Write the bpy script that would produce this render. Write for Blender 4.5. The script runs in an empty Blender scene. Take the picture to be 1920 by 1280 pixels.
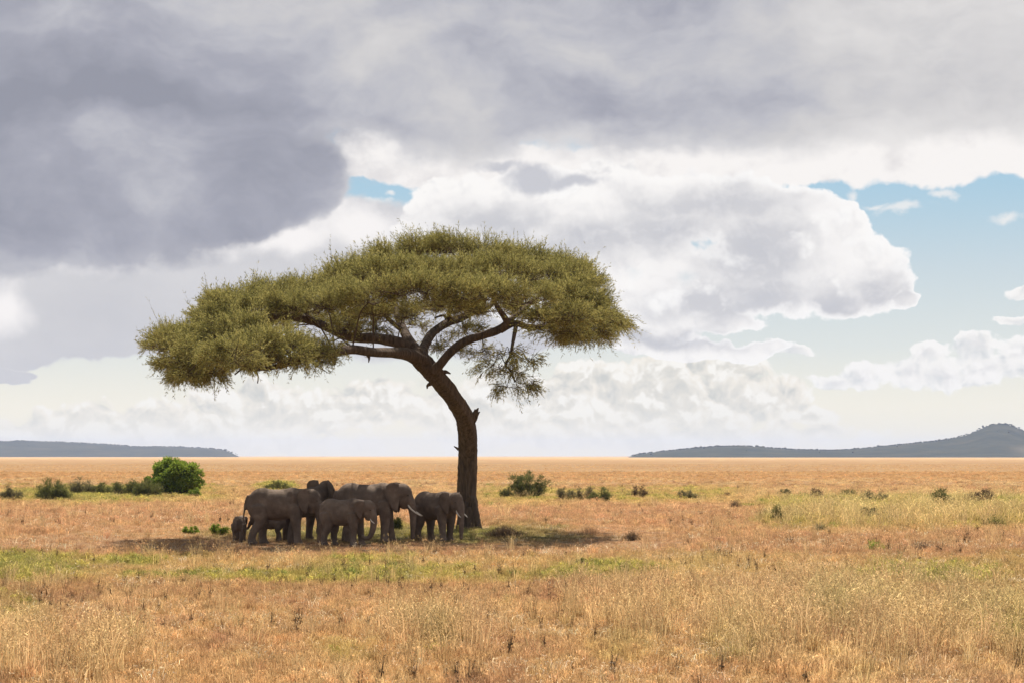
import bpy, math, random
import numpy as np
from mathutils import Vector, Matrix

R = math.radians
scene = bpy.context.scene
COL = scene.collection

# ------------------------------------------------------------------ camera
FPX, CX, HY, CAMZ = 3583.0, 960.0, 853.8, 3.6      # focal length and horizon in photo pixels, eye height in metres
cam_d = bpy.data.cameras.new('camera')
cam = bpy.data.objects.new('camera', cam_d)
COL.objects.link(cam)
cam_d.sensor_fit = 'HORIZONTAL'
cam_d.sensor_width = 36.0
cam_d.lens = 36.0 * FPX / 1920.0
cam_d.shift_y = (HY - 640.0) / 1920.0
cam_d.clip_start = 0.5
cam_d.clip_end = 60000.0
cam.location = (0, 0, CAMZ)
cam.rotation_euler = (R(90), 0, 0)
scene.camera = cam

def at(px, py, D):
    return Vector(((px - CX) / FPX * D, D, CAMZ + (HY - py) / FPX * D))

def ground_at(px, py):
    D = CAMZ * FPX / (py - HY)
    return Vector(((px - CX) / FPX * D, D, 0.0))

# ------------------------------------------------------------------ exposure
scene.view_settings.view_transform = 'Standard'
scene.view_settings.look = 'None'
scene.view_settings.exposure = 0.7
scene.view_settings.gamma = 1.0
scene.view_settings.use_curve_mapping = False
scene.cycles.max_bounces = 8
scene.cycles.diffuse_bounces = 3
scene.cycles.transmission_bounces = 4
scene.cycles.volume_bounces = 1
scene.cycles.transparent_max_bounces = 8
scene.cycles.caustics_reflective = False
scene.cycles.caustics_refractive = False

# ------------------------------------------------------------------ sun
SUN_EL, SUN_AZ = 57.0, 6.0          # degrees; azimuth clockwise from +Y (away from the camera)
sun_d = bpy.data.lights.new('sun', 'SUN')
sun_d.energy = 5.0
sun_d.angle = R(0.53)
sun_d.color = (1.0, 0.93, 0.82)
sun = bpy.data.objects.new('sun', sun_d)
COL.objects.link(sun)
sd = Vector((math.sin(R(SUN_AZ)) * math.cos(R(SUN_EL)), math.cos(R(SUN_AZ)) * math.cos(R(SUN_EL)), math.sin(R(SUN_EL))))
sun.rotation_euler = sd.to_track_quat('Z', 'Y').to_euler()
sun.location = sd * 60

# ------------------------------------------------------------------ node helper
def lin(c):
    c = c / 255.0
    return c / 12.92 if c <= 0.04045 else ((c + 0.055) / 1.055) ** 2.4

def L3(r, g, b, k=1.0):
    return (lin(r) * k, lin(g) * k, lin(b) * k, 1.0)

class G:
    def __init__(s, tree):
        s.t = tree
    def n(s, ty, **kw):
        nd = s.t.nodes.new(ty)
        for k, v in kw.items():
            setattr(nd, k, v)
        return nd
    def put(s, sock, v):
        if v is None:
            return
        if isinstance(v, bpy.types.NodeSocket):
            s.t.links.new(v, sock)
        else:
            sock.default_value = v
    def m(s, op, a, b=None, c=None, clamp=False):
        nd = s.n('ShaderNodeMath', operation=op, use_clamp=clamp)
        s.put(nd.inputs[0], a); s.put(nd.inputs[1], b); s.put(nd.inputs[2], c)
        return nd.outputs[0]
    def v(s, op, a, b=None, c=None, scale=None):
        nd = s.n('ShaderNodeVectorMath', operation=op)
        s.put(nd.inputs[0], a); s.put(nd.inputs[1], b); s.put(nd.inputs[2], c)
        if scale is not None:
            s.put(nd.inputs['Scale'], scale)
        return nd.outputs['Value'] if op in ('LENGTH', 'DOT_PRODUCT', 'DISTANCE') else nd.outputs['Vector']
    def mix(s, f, a, b, blend='MIX'):
        nd = s.n('ShaderNodeMix', data_type='RGBA', blend_type=blend)
        nd.clamp_factor = True
        s.put(nd.inputs[0], f); s.put(nd.inputs[6], a); s.put(nd.inputs[7], b)
        return nd.outputs[2]
    def rng(s, x, a, b, c=0.0, d=1.0, smooth=True):
        nd = s.n('ShaderNodeMapRange', interpolation_type='SMOOTHSTEP' if smooth else 'LINEAR')
        s.put(nd.inputs[0], x)
        for i, q in enumerate((a, b, c, d)):
            s.put(nd.inputs[i + 1], q)
        return nd.outputs[0]
    def ramp(s, x, stops):
        nd = s.n('ShaderNodeValToRGB')
        s.put(nd.inputs[0], x)
        e = nd.color_ramp.elements
        while len(e) < len(stops):
            e.new(0.5)
        for el, (p, c) in zip(e, stops):
            el.position = p
            el.color = c
        return nd.outputs[0]
    def noise(s, vec, scale, detail=5.0, rough=0.55, dist=0.0, lac=2.0, out='Fac', dim='3D'):
        nd = s.n('ShaderNodeTexNoise', noise_dimensions=dim)
        s.put(nd.inputs['Vector'], vec)
        nd.inputs['Scale'].default_value = scale
        nd.inputs['Detail'].default_value = detail
        nd.inputs['Roughness'].default_value = rough
        nd.inputs['Lacunarity'].default_value = lac
        nd.inputs['Distortion'].default_value = dist
        return nd.outputs[out]
    def voro(s, vec, scale, detail=3.0, rough=0.5, smooth=0.4):
        nd = s.n('ShaderNodeTexVoronoi', feature='SMOOTH_F1', voronoi_dimensions='2D')
        s.put(nd.inputs['Vector'], vec)
        nd.inputs['Scale'].default_value = scale
        nd.inputs['Detail'].default_value = detail
        nd.inputs['Roughness'].default_value = rough
        nd.inputs['Smoothness'].default_value = smooth
        return nd.outputs['Distance']

# ------------------------------------------------------------------ sky: Nishita with layered procedural clouds
SKY = 0.0616
world = bpy.data.worlds.new('World')
scene.world = world
world.use_nodes = True
world.cycles.sampling_method = 'MANUAL'
world.cycles.sample_map_resolution = 512
wt = world.node_tree
wt.nodes.clear()
g = G(wt)
tc = g.n('ShaderNodeTexCoord').outputs['Generated']
sep = g.n('ShaderNodeSeparateXYZ')
wt.links.new(tc, sep.inputs[0])
AZ = g.m('ARCTAN2', sep.outputs[0], sep.outputs[1])
EL = g.m('ARCSINE', sep.outputs[2])
KS = 3.583                                             # sky units per radian (0.001 of a photo pixel's worth of angle each)
U = g.m('MULTIPLY', AZ, KS)
V = g.m('MULTIPLY', EL, KS)
comb = g.n('ShaderNodeCombineXYZ')
wt.links.new(U, comb.inputs[0]); wt.links.new(V, comb.inputs[1])
P = comb.outputs[0]

def uv(px, py):
    dx = (px - CX) / FPX
    return (KS * math.atan(dx), KS * math.atan((HY - py) / FPX / math.hypot(1, dx)))

def ellipses(p, lst):
    """Smallest scaled distance to a set of soft ellipses given as (x, y, rx, ry): below 1 inside."""
    cur = None
    for (x, y, rx, ry) in lst:
        u, v = uv(x, y)
        ir = (1000.0 / rx, 1000.0 / ry, 0.0)
        q = g.v('MULTIPLY_ADD', p, ir, (-u * ir[0], -v * ir[1], 0.0))
        d = g.v('LENGTH', q)
        cur = d if cur is None else g.m('SMOOTH_MIN', cur, d, 0.25)
    return cur

def field(p, lst, noise, amp):
    d = ellipses(p, lst)
    f = g.m('SUBTRACT', 1.0, d)
    return g.m('MULTIPLY_ADD', g.m('SUBTRACT', noise, 0.5), amp, f)

def warp(p, amount, scale, detail=4.0, seed=0.0):
    q = g.v('ADD', p, (seed, seed * 0.7, seed * 1.3))
    c = g.noise(q, scale, detail, 0.55, out='Color', dim='2D')
    c = g.v('SUBTRACT', c, (0.5, 0.5, 0.5))
    c = g.v('MULTIPLY', c, (amount, amount, 0.0))
    return g.v('ADD', p, c)

sky_t = g.n('ShaderNodeTexSky', sky_type='NISHITA')
sky_t.sun_disc = False
sky_t.sun_elevation = R(SUN_EL)
sky_t.sun_rotation = R(SUN_AZ)
sky_t.air_density = 1.0
sky_t.dust_density = 0.4
sky_t.ozone_density = 1.0
K = 1.0 / (SKY * 2 ** 0.7)
def CC(r, g_, b):
    return L3(r, g_, b, K)

base = sky_t.outputs[0]
# bright tropical haze over the blue, thick at the horizon
e4 = g.m('MULTIPLY', EL, 1.0 / 0.40)
hz = g.ramp(e4, [(0.0, (0.97, 0.97, 0.97, 1)), (0.15, (0.93, 0.93, 0.93, 1)), (0.30, (0.80, 0.80, 0.80, 1)), (0.42, (0.62, 0.62, 0.62, 1)), (1.0, (0.0, 0.0, 0.0, 1))])
hcol = g.ramp(e4, [(0.0, CC(258, 247, 217)), (0.06, CC(251, 244, 224)), (0.14, CC(225, 229, 225)), (0.24, CC(202, 215, 221)), (0.36, CC(160, 199, 219)), (0.6, CC(110, 165, 205))])
base = g.mix(hz, base, hcol)

fbm = g.noise(g.v('MULTIPLY', P, (1.0, 1.5, 1.0)), 5.0, 8.0, 0.56, dim='2D')
fbm2 = g.noise(g.v('MULTIPLY_ADD', P, (1.0, 1.35, 1.0), (3.7, 1.9, 0.4)), 9.0, 7.0, 0.58, dim='2D')
tonal = g.noise(g.v('MULTIPLY_ADD', P, (0.8, 1.5, 1.0), (7.1, 2.2, 0.0)), 3.2, 6.0, 0.52, dim='2D')
Wp = warp(P, 0.055, 9.0, 4.0, 2.3)
Wb = warp(P, 0.06, 8.0, 5.0, 8.7)
Wp2 = warp(P, 0.10, 4.0, 5.0, 5.1)
bil = g.m('SUBTRACT', 1.0, g.voro(g.v('MULTIPLY', Wp, (1.0, 1.15, 1.0)), 14.0, 3.0, 0.55, 0.35))
bil_up = g.m('SUBTRACT', 1.0, g.voro(g.v('MULTIPLY_ADD', Wp, (1.0, 1.15, 1.0), (0.006, 0.016, 0.0)), 14.0, 3.0, 0.55, 0.35))
relief = g.m('SUBTRACT', bil, bil_up)                 # > 0 on faces turned up towards the sun
puff = g.m('MULTIPLY_ADD', bil, 0.55, g.m('MULTIPLY', fbm2, 0.55))

def over(base, mask, col):
    return g.mix(mask, base, col)

# far low cumulus along the horizon
LOW = [(60, 812, 200, 38), (250, 800, 230, 52), (470, 780, 190, 70), (470, 740, 55, 34), (640, 770, 180, 62), (720, 745, 90, 48), (880, 775, 190, 72), (935, 730, 75, 42),
       (1080, 765, 200, 76), (1120, 712, 90, 36), (1250, 750, 190, 82), (1230, 695, 100, 36), (1370, 690, 90, 45), (1420, 755, 160, 55), (1520, 775, 70, 26), (1200, 820, 500, 30), (300, 835, 500, 25)]
F = field(Wp, LOW, puff, 0.95)
c = g.ramp(F, [(0.0, CC(250, 242, 229)), (0.30, CC(247, 240, 227)), (0.65, CC(231, 226, 215))])
c = g.mix(g.m('MULTIPLY_ADD', relief, 4.0, 0.0, True), c, CC(255, 251, 243))
c = g.mix(g.m('MULTIPLY_ADD', relief, -2.0, 0.0, True), c, CC(206, 206, 200))
low_haze = g.rng(V, 0.0, 0.13, 0.25, 1.0)
base = over(base, g.m('MULTIPLY', g.rng(F, -0.04, 0.16), g.m('MULTIPLY', low_haze, 0.92)), c)

# right-hand cumulus bank
RB = [(1560, 712, 60, 20), (1625, 705, 75, 34), (1700, 695, 60, 40), (1738, 662, 42, 28), (1775, 705, 80, 32), (1830, 650, 45, 32), (1850, 690, 90, 42), (1910, 650, 60, 42), (2050, 690, 180, 50), (2250, 670, 160, 60), (1900, 592, 48, 12), (1930, 545, 40, 18), (1480, 655, 70, 14)]
F = field(Wp, RB, puff, 0.9)
c = g.ramp(F, [(0.0, CC(255, 253, 249)), (0.35, CC(250, 247, 243)), (0.8, CC(233, 231, 230))])
c = g.mix(g.m('MULTIPLY_ADD', relief, 3.0, 0.0, True), c, CC(253, 250, 247))
c = g.mix(g.m('MULTIPLY_ADD', relief, -1.8, 0.0, True), c, CC(218, 220, 221))
base = over(base, g.m('MULTIPLY', g.rng(F, -0.02, 0.16), 0.95), c)

# thin wisps in the blue
WS = [(1892, 401, 34, 12), (1690, 392, 50, 10), (1640, 385, 40, 8), (1598, 368, 14, 16), (1770, 370, 30, 8), (700, 378, 30, 8), (725, 362, 10, 8)]
F = field(Wb, WS, fbm2, 2.6)
base = over(base, g.m('MULTIPLY', g.rng(F, -0.1, 0.9), 0.75), CC(246, 243, 240))

# mid cloud bank at the left behind the tree
LM = [(-80, 590, 260, 85), (140, 560, 260, 108), (380, 530, 280, 140), (600, 520, 240, 150), (470, 610, 260, 66), (230, 625, 260, 50), (50, 645, 80, 40), (-20, 700, 90, 22), (40, 694, 42, 12), (760, 560, 240, 120), (950, 580, 220, 90)]
F = field(Wp2, LM, fbm, 0.5)
LMT = [(15, 575, 34, 46), (130, 480, 130, 26), (330, 452, 150, 26), (520, 438, 150, 30), (680, 425, 110, 40), (820, 430, 120, 50)]
br = field(Wp, LMT, fbm2, 1.6)
c = g.ramp(g.m('MULTIPLY_ADD', g.m('SUBTRACT', tonal, 0.5), 0.8, 0.5), [(0.25, CC(197, 197, 203)), (0.5, CC(208, 207, 210)), (0.8, CC(222, 220, 221))])
c = g.mix(g.rng(br, -0.7, 0.7), c, CC(250, 246, 244))
c = g.mix(g.m('MULTIPLY', g.rng(F, 0.14, 0.0), 0.5), c, CC(226, 226, 226))
base = over(base, g.rng(F, -0.03, 0.12), c)

# white band under the deck
WB = [(690, 300, 80, 36), (705, 268, 80, 30), (800, 310, 120, 42), (960, 320, 170, 50), (1150, 320, 200, 60), (1350, 305, 220, 60), (1560, 285, 220, 66), (1760, 285, 200, 66), (1950, 270, 190, 80), (2300, 270, 300, 90)]
F = field(Wp, WB, g.m('MULTIPLY_ADD', fbm, 0.6, g.m('MULTIPLY', puff, 0.4)), 0.7)
c = g.mix(g.rng(fbm2, 0.46, 0.72), CC(250, 246, 243), CC(232, 228, 227))
base = over(base, g.rng(F, -0.02, 0.16), c)

# big central cumulus
BC = [(1450, 450, 130, 70), (1545, 475, 80, 60), (800, 412, 62, 50), (850, 375, 90, 40), (960, 380, 160, 66), (1100, 380, 200, 80), (1260, 390, 220, 80), (1420, 385, 120, 58), (1500, 400, 90, 58), (1570, 425, 70, 56), (1625, 485, 72, 50), (1660, 530, 50, 52), (1690, 560, 26, 22), (1570, 540, 130, 58),
      (1430, 530, 200, 76), (1290, 530, 200, 90), (1120, 520, 220, 130), (960, 500, 220, 120), (820, 470, 120, 80), (1200, 610, 150, 46), (1340, 604, 110, 22), (1280, 650, 150, 22), (1390, 652, 90, 16)]
F = field(Wb, BC, g.m('MULTIPLY_ADD', fbm, 0.3, g.m('MULTIPLY', puff, 0.7)), 0.70)
CORE = [(1330, 388, 150, 34), (1250, 440, 110, 44), (1400, 480, 130, 70), (1420, 560, 160, 42), (1650, 545, 52, 42), (1560, 570, 80, 30), (1100, 455, 120, 48), (930, 425, 110, 36), (1240, 632, 160, 13), (900, 510, 160, 60)]
kf = field(Wb, CORE, g.m('MULTIPLY_ADD', fbm2, 0.5, g.m('MULTIPLY', fbm, 0.5)), 2.6)
c = g.ramp(g.m('MULTIPLY_ADD', kf, 0.45, 0.40), [(0.0, CC(253, 250, 247)), (0.22, CC(246, 243, 241)), (0.42, CC(229, 227, 227)), (0.60, CC(211, 210, 213)), (0.9, CC(202, 202, 207))])
BRT = [(1490, 440, 46, 16), (1530, 470, 24, 30), (1575, 540, 24, 20), (1640, 462, 60, 26), (1570, 405, 70, 44), (1250, 560, 110, 46), (1060, 358, 120, 24), (1500, 350, 90, 16)]
bf = field(Wb, BRT, bil, 1.5)
c = g.mix(g.m('MULTIPLY', g.rng(bf, -0.3, 1.0), 0.9), c, CC(254, 252, 250))
edgeb = g.rng(F, 0.35, 0.04)
c = g.mix(g.m('MULTIPLY', g.m('MULTIPLY_ADD', relief, 2.2, 0.0, True), g.m('MULTIPLY_ADD', edgeb, 0.6, 0.22)), c, CC(253, 250, 248))
c = g.mix(g.m('MULTIPLY', g.m('MULTIPLY_ADD', relief, -2.0, 0.0, True), g.m('MULTIPLY_ADD', edgeb, 0.3, 0.22)), c, CC(206, 205, 209))
rim = g.m('MULTIPLY', g.rng(F, 0.34, 0.06), g.rng(U, 0.15, 0.5))
c = g.mix(g.m('MULTIPLY', rim, 0.9), c, CC(254, 252, 250))
gapf = field(Wb, [(1185, 505, 34, 26), (1275, 520, 24, 16)], fbm2, 3.2)
base = over(base, g.m('MULTIPLY', g.rng(F, -0.02, 0.10), g.rng(gapf, 1.5, -0.2, 0.5, 1.0)), c)

# small dark rags in front of it
RG = [(1010, 330, 60, 24), (1085, 338, 50, 15), (930, 318, 40, 10)]
F = field(Wp, RG, fbm2, 1.8)
base = over(base, g.m('MULTIPLY', g.rng(F, -0.35, 0.55), 0.85), CC(192, 193, 201))

# overhead deck
DK = [(960, -260, 2400, 500), (150, 150, 560, 320), (-300, 300, 500, 215), (400, 330, 240, 108), (530, 365, 115, 66), (570, 375, 72, 48), (596, 350, 48, 72), (420, 395, 160, 56), (70, 400, 300, 110), (880, 120, 420, 165), (1350, 90, 560, 195), (1850, 60, 420, 190), (2500, 0, 700, 260)]
F = field(Wp2, DK, fbm, 0.45)
TW = warp(P, 0.22, 2.4, 5.0, 3.3)
tone = g.noise(g.v('MULTIPLY', TW, (0.7, 1.5, 1.0)), 2.6, 7.0, 0.58, dim='2D')
tone = g.m('ADD', tone, g.m('MULTIPLY', U, 0.21))
tone = g.m('ADD', tone, g.m('MULTIPLY', g.m('SUBTRACT', fbm, 0.5), 0.22))
tone = g.m('ADD', tone, g.m('MULTIPLY', g.m('SUBTRACT', fbm2, 0.5), 0.10))
LIGHTS = [(1420, 110, 220, 80), (620, 70, 150, 70), (480, 30, 260, 70), (270, 260, 190, 60), (1250, 250, 300, 50), (1800, 90, 420, 140), (90, 60, 280, 120)]
lt = g.rng(ellipses(TW, LIGHTS), 1.2, 0.3)
DARKS = [(250, 440, 480, 56), (880, 170, 200, 110), (560, 370, 110, 70), (300, 180, 260, 34), (1100, 170, 120, 60)]
dk = g.rng(ellipses(TW, DARKS), 1.3, 0.2)
tone = g.m('ADD', tone, g.m('MULTIPLY', lt, 0.10))
tone = g.m('SUBTRACT', tone, g.m('MULTIPLY', dk, 0.10))
tone = g.m('MULTIPLY_ADD', g.m('SUBTRACT', tone, 0.45), 1.05, 0.40)
c = g.ramp(tone, [(0.10, CC(149, 151, 163)), (0.30, CC(168, 169, 180)), (0.45, CC(190, 190, 197)), (0.60, CC(208, 206, 207)), (0.85, CC(230, 227, 225))])
edge = g.rng(F, 0.25, 0.0)
c = g.mix(g.m('MULTIPLY', edge, g.rng(U, -0.55, 0.0, 0.15, 0.6)), c, CC(238, 235, 233))
base = over(base, g.rng(F, -0.06, 0.11), c)

# broken cloud over the rest of the sky, out of the frame
gen = g.noise(g.v('MULTIPLY', tc, (1.0, 1.0, 1.6)), 2.4, 8.0, 0.55)
gm = g.rng(gen, 0.43, 0.58)
outside = g.m('MAXIMUM', g.rng(g.m('ABSOLUTE', U), 1.15, 1.7), g.rng(V, 1.15, 1.6))
gc = g.ramp(gen, [(0.43, CC(250, 247, 244)), (0.56, CC(225, 223, 224)), (0.75, CC(185, 186, 194))])
up = g.rng(V, 0.0, 0.15)
base = over(base, g.m('MULTIPLY', g.m('MULTIPLY', gm, outside), g.m('MULTIPLY', up, 0.85)), gc)

bg = g.n('ShaderNodeBackground')
wt.links.new(base, bg.inputs[0])
bg.inputs[1].default_value = SKY
wo = g.n('ShaderNodeOutputWorld')
wt.links.new(bg.outputs[0], wo.inputs[0])
# ------------------------------------------------------------------ mesh helpers
def tag(o, label=None, cat=None, group=None, kind=None):
    if label: o['label'] = label
    if cat: o['category'] = cat
    if group: o['group'] = group
    if kind: o['kind'] = kind
    return o

def mesh_poly(name, verts, faces, k, smooth=False):
    """Mesh from an (N,3) array and an (M,k) index array."""
    verts = np.asarray(verts, np.float32); faces = np.asarray(faces, np.int32)
    me = bpy.data.meshes.new(name)
    me.vertices.add(len(verts)); me.vertices.foreach_set('co', verts.ravel())
    me.loops.add(faces.size); me.loops.foreach_set('vertex_index', faces.ravel())
    me.polygons.add(len(faces))
    me.polygons.foreach_set('loop_start', np.arange(len(faces), dtype=np.int32) * k)
    me.polygons.foreach_set('loop_total', np.full(len(faces), k, np.int32))
    me.update(calc_edges=True)
    if smooth:
        me.polygons.foreach_set('use_smooth', np.ones(len(faces), bool))
    return me

def link(name, me, mat=None, parent=None, loc=None):
    o = bpy.data.objects.new(name, me)
    COL.objects.link(o)
    if mat is not None:
        me.materials.clear(); me.materials.append(mat)
    if parent is not None:
        o.parent = parent
    if loc is not None:
        o.location = loc
    return o

def empty(name, loc, rz=0.0):
    o = bpy.data.objects.new(name, None)
    COL.objects.link(o)
    o.empty_display_size = 0.5
    o.location = loc
    o.rotation_euler = (0, 0, rz)
    return o

def norm(a):
    return a / np.maximum(np.linalg.norm(a, axis=-1, keepdims=True), 1e-9)

def vnoise(x, y, seed=0):
    """Smooth 2-D value noise in 0..1."""
    xi = np.floor(x).astype(np.int64); yi = np.floor(y).astype(np.int64)
    fx = x - xi; fy = y - yi
    fx = fx * fx * (3 - 2 * fx); fy = fy * fy * (3 - 2 * fy)
    def h(a, b):
        n = (a * 374761393 + b * 668265263 + seed * 1442695041) & 0x7fffffff
        n = ((n ^ (n >> 13)) * 1274126177) & 0x7fffffff
        n = n ^ (n >> 16)
        return (n & 0xffff) / 65535.0
    return (h(xi, yi) * (1 - fx) + h(xi + 1, yi) * fx) * (1 - fy) + (h(xi, yi + 1) * (1 - fx) + h(xi + 1, yi + 1) * fx) * fy

def fnoise(x, y, seed=0, oct=4):
    s = 0; a = 0.5; t = 0
    for i in range(oct):
        s = s + a * vnoise(x * 2 ** i, y * 2 ** i, seed + i * 17); t += a; a *= 0.5
    return s / t

def sstep(x, a, b):
    t = np.clip((x - a) / (b - a), 0, 1)
    return t * t * (3 - 2 * t)

# ------------------------------------------------------------------ materials
def new_mat(name):
    m = bpy.data.materials.new(name)
    m.use_nodes = True
    m.node_tree.nodes.clear()
    return m, G(m.node_tree)

def out(gm_, sh, disp=None):
    o = gm_.n('ShaderNodeOutputMaterial')
    gm_.t.links.new(sh, o.inputs['Surface'])

def pbsdf(gm_, col, rough=0.8, spec=0.2, bump=None, bstr=0.3, bdist=0.05):
    p = gm_.n('ShaderNodeBsdfPrincipled')
    gm_.put(p.inputs['Base Color'], col)
    p.inputs['Roughness'].default_value = rough
    p.inputs['Specular IOR Level'].default_value = spec
    if bump is not None:
        b = gm_.n('ShaderNodeBump')
        b.inputs['Strength'].default_value = bstr
        b.inputs['Distance'].default_value = bdist
        gm_.t.links.new(bump, b.inputs['Height'])
        gm_.t.links.new(b.outputs[0], p.inputs['Normal'])
    return p.outputs[0]

def leaf_shader(gm_, col, trans=0.4, tcol=None):
    d = gm_.n('ShaderNodeBsdfDiffuse'); gm_.put(d.inputs[0], col)
    t = gm_.n('ShaderNodeBsdfTranslucent'); gm_.put(t.inputs[0], tcol if tcol is not None else col)
    mx = gm_.n('ShaderNodeMixShader')
    mx.inputs[0].default_value = trans
    gm_.t.links.new(d.outputs[0], mx.inputs[1]); gm_.t.links.new(t.outputs[0], mx.inputs[2])
    return mx.outputs[0]

def mat_leaves(name, stops, trans=0.4, nscale=0.5):
    m, q = new_mat(name)
    geo = q.n('ShaderNodeNewGeometry')
    n1 = q.noise(geo.outputs['Position'], nscale, 3.0)
    x = q.m('MULTIPLY_ADD', geo.outputs['Random Per Island'], 0.55, q.m('MULTIPLY', n1, 0.45))
    c = q.ramp(x, stops)
    out(q, leaf_shader(q, c, trans))
    return m

M_grass, q = new_mat('grass_blades')
at_ = q.n('ShaderNodeAttribute', attribute_type='INSTANCER', attribute_name='tint')
geo = q.n('ShaderNodeNewGeometry')
k = q.m('MULTIPLY_ADD', geo.outputs['Random Per Island'], 1.05, 0.45)
cv = q.v('SCALE', at_.outputs['Vector'], scale=k)
out(q, leaf_shader(q, cv, 0.52))

M_stalk, q = new_mat('dark_stalks')
geo = q.n('ShaderNodeNewGeometry')
out(q, leaf_shader(q, q.ramp(geo.outputs['Random Per Island'], [(0, (0.06, 0.04, 0.025, 1)), (1, (0.20, 0.135, 0.075, 1))]), 0.15))

# plain ground: albedo tint per vertex (dry / green / bare cover), finer mottling in nodes
M_ground, q = new_mat('plain_ground')
at_ = q.n('ShaderNodeVertexColor', layer_name='tint')
geo = q.n('ShaderNodeNewGeometry')
pos = geo.outputs['Position']
n1 = q.noise(pos, 1.3, 6.0, 0.65)
n2 = q.noise(q.v('MULTIPLY', pos, (0.35, 0.06, 1.0)), 0.30, 6.0, 0.6)
n3 = q.noise(q.v('MULTIPLY', pos, (1.0, 0.5, 1.0)), 0.012, 5.0, 0.6)
k = q.m('ADD', q.m('MULTIPLY_ADD', n1, 0.55, 0.30), q.m('ADD', q.m('MULTIPLY', n2, 0.30), q.m('MULTIPLY', n3, 0.35)))
cv = q.v('SCALE', at_.outputs['Color'], scale=k)
out(q, pbsdf(q, cv, 0.95, 0.05, n1, 0.8, 0.10))

M_hill, q = new_mat('hill_cover')
geo = q.n('ShaderNodeNewGeometry')
pos = geo.outputs['Position']
n1 = q.noise(pos, 0.010, 7.0, 0.65)
n2 = q.noise(q.v('MULTIPLY', pos, (1, 1, 3.0)), 0.0018, 4.0, 0.55)
sp = q.n('ShaderNodeSeparateXYZ'); q.t.links.new(pos, sp.inputs[0])
at_ = q.n('ShaderNodeVertexColor', layer_name='tint')
c = q.ramp(n1, [(0.30, (0.022, 0.028, 0.020, 1)), (0.52, (0.038, 0.043, 0.029, 1)), (0.70, (0.065, 0.062, 0.042, 1))])
dry = q.m('MULTIPLY', at_.outputs['Color'], q.rng(n2, 0.30, 0.55))
c = q.mix(dry, c, (0.22, 0.175, 0.115, 1))
out(q, pbsdf(q, c, 1.0, 0.0, n1, 1.0, 8.0))

M_hilltree, q = new_mat('hill_trees')
geo = q.n('ShaderNodeNewGeometry')
out(q, leaf_shader(q, q.ramp(geo.outputs['Random Per Island'], [(0, (0.024, 0.030, 0.020, 1)), (1, (0.045, 0.050, 0.032, 1))]), 0.1))

# ------------------------------------------------------------------ ground cover map (world coordinates -> albedo tint and height of the grass)
def pix(x, y):
    return CX + x / y * FPX, HY + CAMZ * FPX / y

T_DRY = np.array([0.58, 0.372, 0.178]); T_PINK = np.array([0.55, 0.330, 0.175]); T_STRAW = np.array([0.66, 0.475, 0.238])
T_RED = np.array([0.36, 0.200, 0.105]); T_GREEN = np.array([0.32, 0.295, 0.085]); T_YG = np.array([0.48, 0.405, 0.108]); T_GOLD = np.array([0.56, 0.335, 0.152])

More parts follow.
